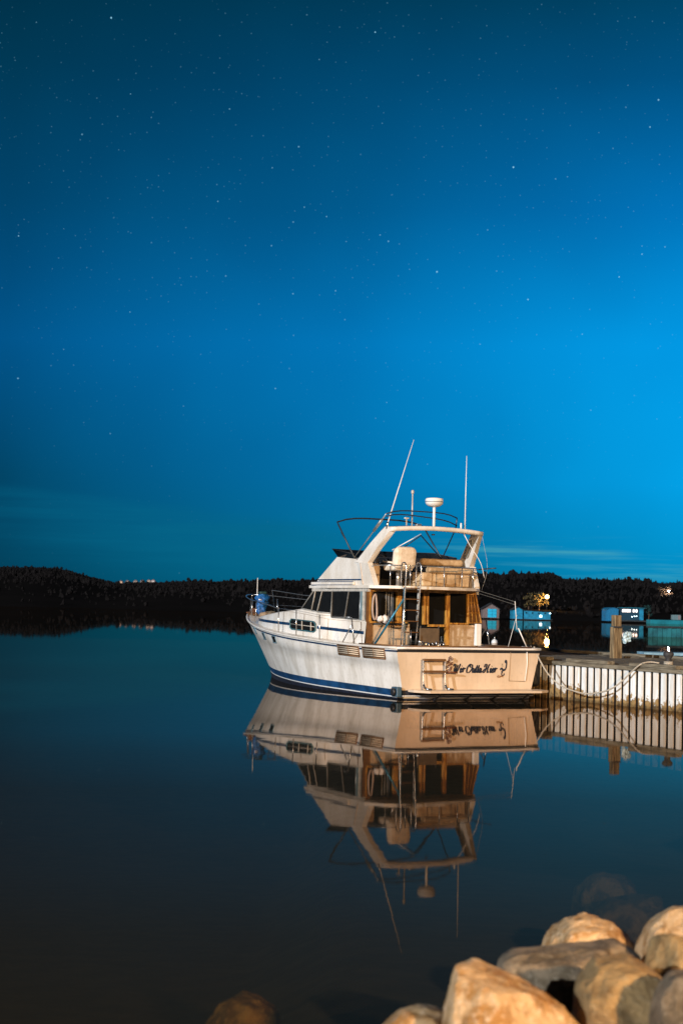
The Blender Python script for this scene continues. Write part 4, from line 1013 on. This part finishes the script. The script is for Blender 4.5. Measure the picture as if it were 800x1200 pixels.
pe = lambda a, b_, o: L(tu(.72 + .24 * a, .5 + .38 * b_) - o, .72 + .24 * a, .5 + .38 * b_)
for s_, w_ in (([(.92, 1.0), (1.0, .85), (.98, .6), (.85, .42), (.62, .36)], .12), ([(.92, 1.0), (.86, .9), (.94, .86)], .14), ([(.30, .42), (.48, .52), (.62, .42), (.80, .45)], .14), ([(.62, .40), (.5, .22), (.56, .1), (.75, .12), (.80, .22)], .09), ([(.45, .34), (.6, .24)], .07)):
    stroke_mesh(eb, s_, w_, pe)
eb.obj('transom_emblem', mat('navy_vinyl_letters', (.01, .022, .05), .4), boat)
eb2 = MB()
for s_, w_ in (([(.0, .02), (.25, .0), (.5, .05), (.7, .02)], .14), ([(.05, .1), (.3, .1)], .07)): stroke_mesh(eb2, s_, w_, pe)
eb2.obj('emblem_base', mat('brown_vinyl', (.22, .10, .03), .5), boat)
eb3 = MB(); stroke_mesh(eb3, [(.45, .78), (.6, .72)], .10, pe); stroke_mesh(eb3, [(.42, .66), (.66, .64)], .08, pe)
eb3.obj('emblem_detail', mat('grey_vinyl', (.35, .30, .22), .5), boat)

# things lying on the boat
bb = thing('blue_fender', 'bright blue crumpled fender bag on the bow of the yacht', 'fender', Wd(10.95, -.10, 1.74), BRZ)
b = MB()
for c_, sz in (((0, 0, .20), (.14, .15, .23)), ((.0, -.05, .44), (.13, .20, .13)), ((.03, -.12, .33), (.08, .10, .14))):
    r = bmesh.ops.create_icosphere(b.bm, subdivisions=4, radius=1, matrix=Matrix.Translation(c_) @ Matrix.Diagonal((*sz, 1)))
    for v in r['verts']: v.co += (v.co - Vector(c_)) * (.35 * noise.noise(v.co * 9) + .12 * noise.noise(v.co * 26))
b.obj('fender_body', BLUEP, bb)
MB().tube([(-.12, .13, .40), (0, -.15, .36), (.13, .1, .42)], .018, 6).obj('fender_band', WHITEP, bb)
MB().box((0, -.03, .59), (.16, .2, .08), bev=.03).obj('fender_cap', mat('dark_green_cap', (.01, .05, .05), .6), bb)
tp_ = thing('folded_tarp', 'crumpled beige tarp lying on the foredeck behind the blue fender', 'tarp', Wd(10.75, .05, 1.66), BRZ)
b = MB(); r = bmesh.ops.create_icosphere(b.bm, subdivisions=3, radius=1, matrix=Matrix.Diagonal((.34, .28, .15, 1)))
for v in r['verts']: v.co *= 1 + .35 * noise.noise(v.co * 7)
b.obj('tarp_cloth', mat('beige_tarp', (.30, .21, .13), .8, bump=.5), tp_)
wb = thing('white_cushions', 'two small round white bundles on the cockpit side shelf', 'cushion', Wd(1.9, -1.25, 1.66), BRZ)
for (a, c_) in ((.0, 0), (.0, -.13)):
    b = MB(); r = bmesh.ops.create_icosphere(b.bm, subdivisions=3, radius=.075 + .02 * (c_ < 0), matrix=Matrix.Translation((a, c_, .07)))
    for v in r['verts']: v.co += (v.co - Vector((a, c_, .07))) * .3 * noise.noise(v.co * 14)
    b.obj('bundle', mat('bright_white_cloth', (.85, .80, .78), .7), wb)
bf_ = thing('black_fender', 'black cylindrical fender hanging between the yacht stern and the pier', 'fender', Wd(.5, 2.08, .25), BRZ)
MB().lathe([(.02, 0), (.10, .04), (.125, .1), (.125, .55), (.10, .62), (.02, .68)], (0, 0, 0), 16).obj('fender_body', BLACKP, bf_)
MB().tube([(0, 0, .66), (0, .12, .95)], .008, 5, False).obj('lanyard', ROPEM, bf_)

# ---------------------------------------------------------------- foreground boulders
RK = {
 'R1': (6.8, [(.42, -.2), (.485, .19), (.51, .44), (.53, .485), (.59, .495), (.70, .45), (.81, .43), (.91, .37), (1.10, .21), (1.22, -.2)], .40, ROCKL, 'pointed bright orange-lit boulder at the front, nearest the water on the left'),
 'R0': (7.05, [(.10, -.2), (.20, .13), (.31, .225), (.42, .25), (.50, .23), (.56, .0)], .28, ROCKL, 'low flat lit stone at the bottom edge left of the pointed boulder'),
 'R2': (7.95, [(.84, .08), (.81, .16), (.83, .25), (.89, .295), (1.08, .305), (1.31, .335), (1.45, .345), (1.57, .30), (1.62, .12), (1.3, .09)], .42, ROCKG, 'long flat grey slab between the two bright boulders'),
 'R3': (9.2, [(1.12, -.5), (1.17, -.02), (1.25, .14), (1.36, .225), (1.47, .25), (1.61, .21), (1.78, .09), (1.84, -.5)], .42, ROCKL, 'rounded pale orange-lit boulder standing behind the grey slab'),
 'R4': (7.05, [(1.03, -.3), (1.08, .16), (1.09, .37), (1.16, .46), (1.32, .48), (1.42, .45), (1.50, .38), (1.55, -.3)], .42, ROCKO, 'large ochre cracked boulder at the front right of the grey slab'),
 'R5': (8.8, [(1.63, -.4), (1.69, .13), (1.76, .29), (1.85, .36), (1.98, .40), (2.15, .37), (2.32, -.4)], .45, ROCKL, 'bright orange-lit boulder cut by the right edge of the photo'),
 'R6': (7.75, [(1.48, -.3), (1.51, .24), (1.56, .42), (1.61, .445), (1.66, .41), (1.77, .42), (1.86, -.3)], .25, ROCKO, 'small angular brown stone in front of the right-hand bright boulder'),
 'R7': (6.5, [(1.29, -.1), (1.31, .29), (1.32, .44), (1.39, .53), (1.53, .56), (1.63, .48), (1.72, -.1)], .30, ROCKG, 'dark grey boulder in the bottom right corner'),
 'R9': (7.35, [(1.52, -.3), (1.55, .27), (1.62, .36), (1.78, .41), (1.93, .3), (2.0, -.3)], .3, ROCKO, 'brown stone wedged right of the ochre boulder'),
 'S1': (8.75, [(-.70, -.6), (-.66, -.27), (-.60, -.165), (-.49, -.12), (-.375, -.14), (-.27, -.20), (-.22, -.6)], .30, ROCKW, 'brown algae-covered stone under the water at the bottom left'),
 'S2': (13.0, [(1.9, -.8), (1.98, -.24), (2.05, -.16), (2.17, -.10), (2.35, -.12), (2.44, -.22), (2.5, -.8)], .35, ROCKD, 'faint submerged stone farther out in the water'),
 'S3': (12.3, [(1.95, -.8), (2.0, -.27), (2.13, -.19), (2.33, -.17), (2.52, -.15), (2.6, -.8)], .3, ROCKD, 'faint submerged stone nearer the boulders'),
 'X1': (5.6, [(.9, -.3), (.95, .2), (1.1, .32), (1.35, .35), (1.6, .2), (1.7, -.3)], .4, ROCKO, 'brown boulder just below the bottom edge'),
 'X3': (9.0, [(2.3, -.5), (2.4, .2), (2.6, .42), (3.0, .38), (3.2, -.5)], .5, ROCKL, 'pale boulder beyond the right edge'),
}
def hull_planes(pts):
    bm = bmesh.new(); vs = [bm.verts.new(p) for p in pts]
    r = bmesh.ops.convex_hull(bm, input=vs)
    c = sum((v.co for v in bm.verts), Vector()) / len(bm.verts)
    bm.normal_update(); pl = []
    for f in bm.faces:
        n = f.normal.copy(); h = n.dot(f.calc_center_median() - c)
        if h < 0: n = -n; h = -h
        pl.append((n, max(h, .01)))
    bm.free(); return c, pl
for ri, (k, (D, out, dep, mt_, lab)) in enumerate(RK.items()):
    if k in ('X1', 'X3'): continue
    rg = random.Random(sum(map(ord, k)) + 3)
    cx = sum(p[0] for p in out) / len(out); zt = max(p[1] for p in out)
    pts = [Vector((x_, D, z_)) for x_, z_ in out]
    for s_, sc_ in ((-1, rg.uniform(.55, .72)), (1, rg.uniform(.6, .75)), (-.55, .92), (.55, .9)):
        for x_, z_ in out:
            zz = z_ if z_ < 0 else z_ * (sc_ + .08) if z_ > 0 else z_
            pts.append(Vector((cx + (x_ - cx) * sc_ + rg.uniform(-.02, .02), D + s_ * dep, (z_ - (1 - sc_) * .35 * (1 if s_ < 0 else .6)) + rg.uniform(-.015, .01))))
    c, pl = hull_planes(pts)
    sub = 6 if k in ('R1', 'R3', 'R4') else 5
    bm = bmesh.new(); bmesh.ops.create_icosphere(bm, subdivisions=sub, radius=1)
    off = Vector((rg.uniform(0, 50), rg.uniform(0, 50), 3))
    extra = []
    for _ in range(11):
        n = Vector((rg.gauss(0, .6), -abs(rg.gauss(1, .4)), rg.gauss(.25, .45))).normalized()
        sup = min(h / max(.05, n.dot(nn)) for nn, h in pl if n.dot(nn) > .05)
        extra.append((n, sup * rg.uniform(.80, .94)))
    allp = pl + [e for e in extra if e[0].z < .75]
    V_ = np.array([v.co for v in bm.verts]); V_ /= np.linalg.norm(V_, axis=1)[:, None]
    Nn = np.array([n for n, h in allp]); Hh = np.array([h for n, h in allp]); dt = V_ @ Nn.T
    q_ = np.where(dt > .04, Hh / np.maximum(dt, .04), 1e3); m0 = q_.min(1); ks = 60.0
    acc = np.exp(-ks * (q_ - m0[:, None]) / m0[:, None]).sum(1); RR = m0 * (1 - .2 * np.log(acc) / ks)
    for v, d3, rr_ in zip(bm.verts, V_, RR):
        d_ = Vector(d3)
        p = d_ * float(rr_)
        w_ = p + c + off
        n1 = noise.fractal(w_ * 3.4, 1.0, 2.0, 5) * .026 + noise.fractal(w_ * 15, .9, 2.1, 5) * .008
        rd_ = abs(noise.noise(w_ * 5.5)); n1 -= max(0, .05 - rd_) * .10
        v.co = p + d_ * n1
    me = bpy.data.meshes.new('boulder'); 
    for f in bm.faces: f.smooth = True
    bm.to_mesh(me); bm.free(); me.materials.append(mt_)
    o = bpy.data.objects.new('boulder', me); COL.objects.link(o); o.location = c
    tag(o, lab, 'boulder', 'submerged stones' if k[0] == 'S' else 'shore boulders')
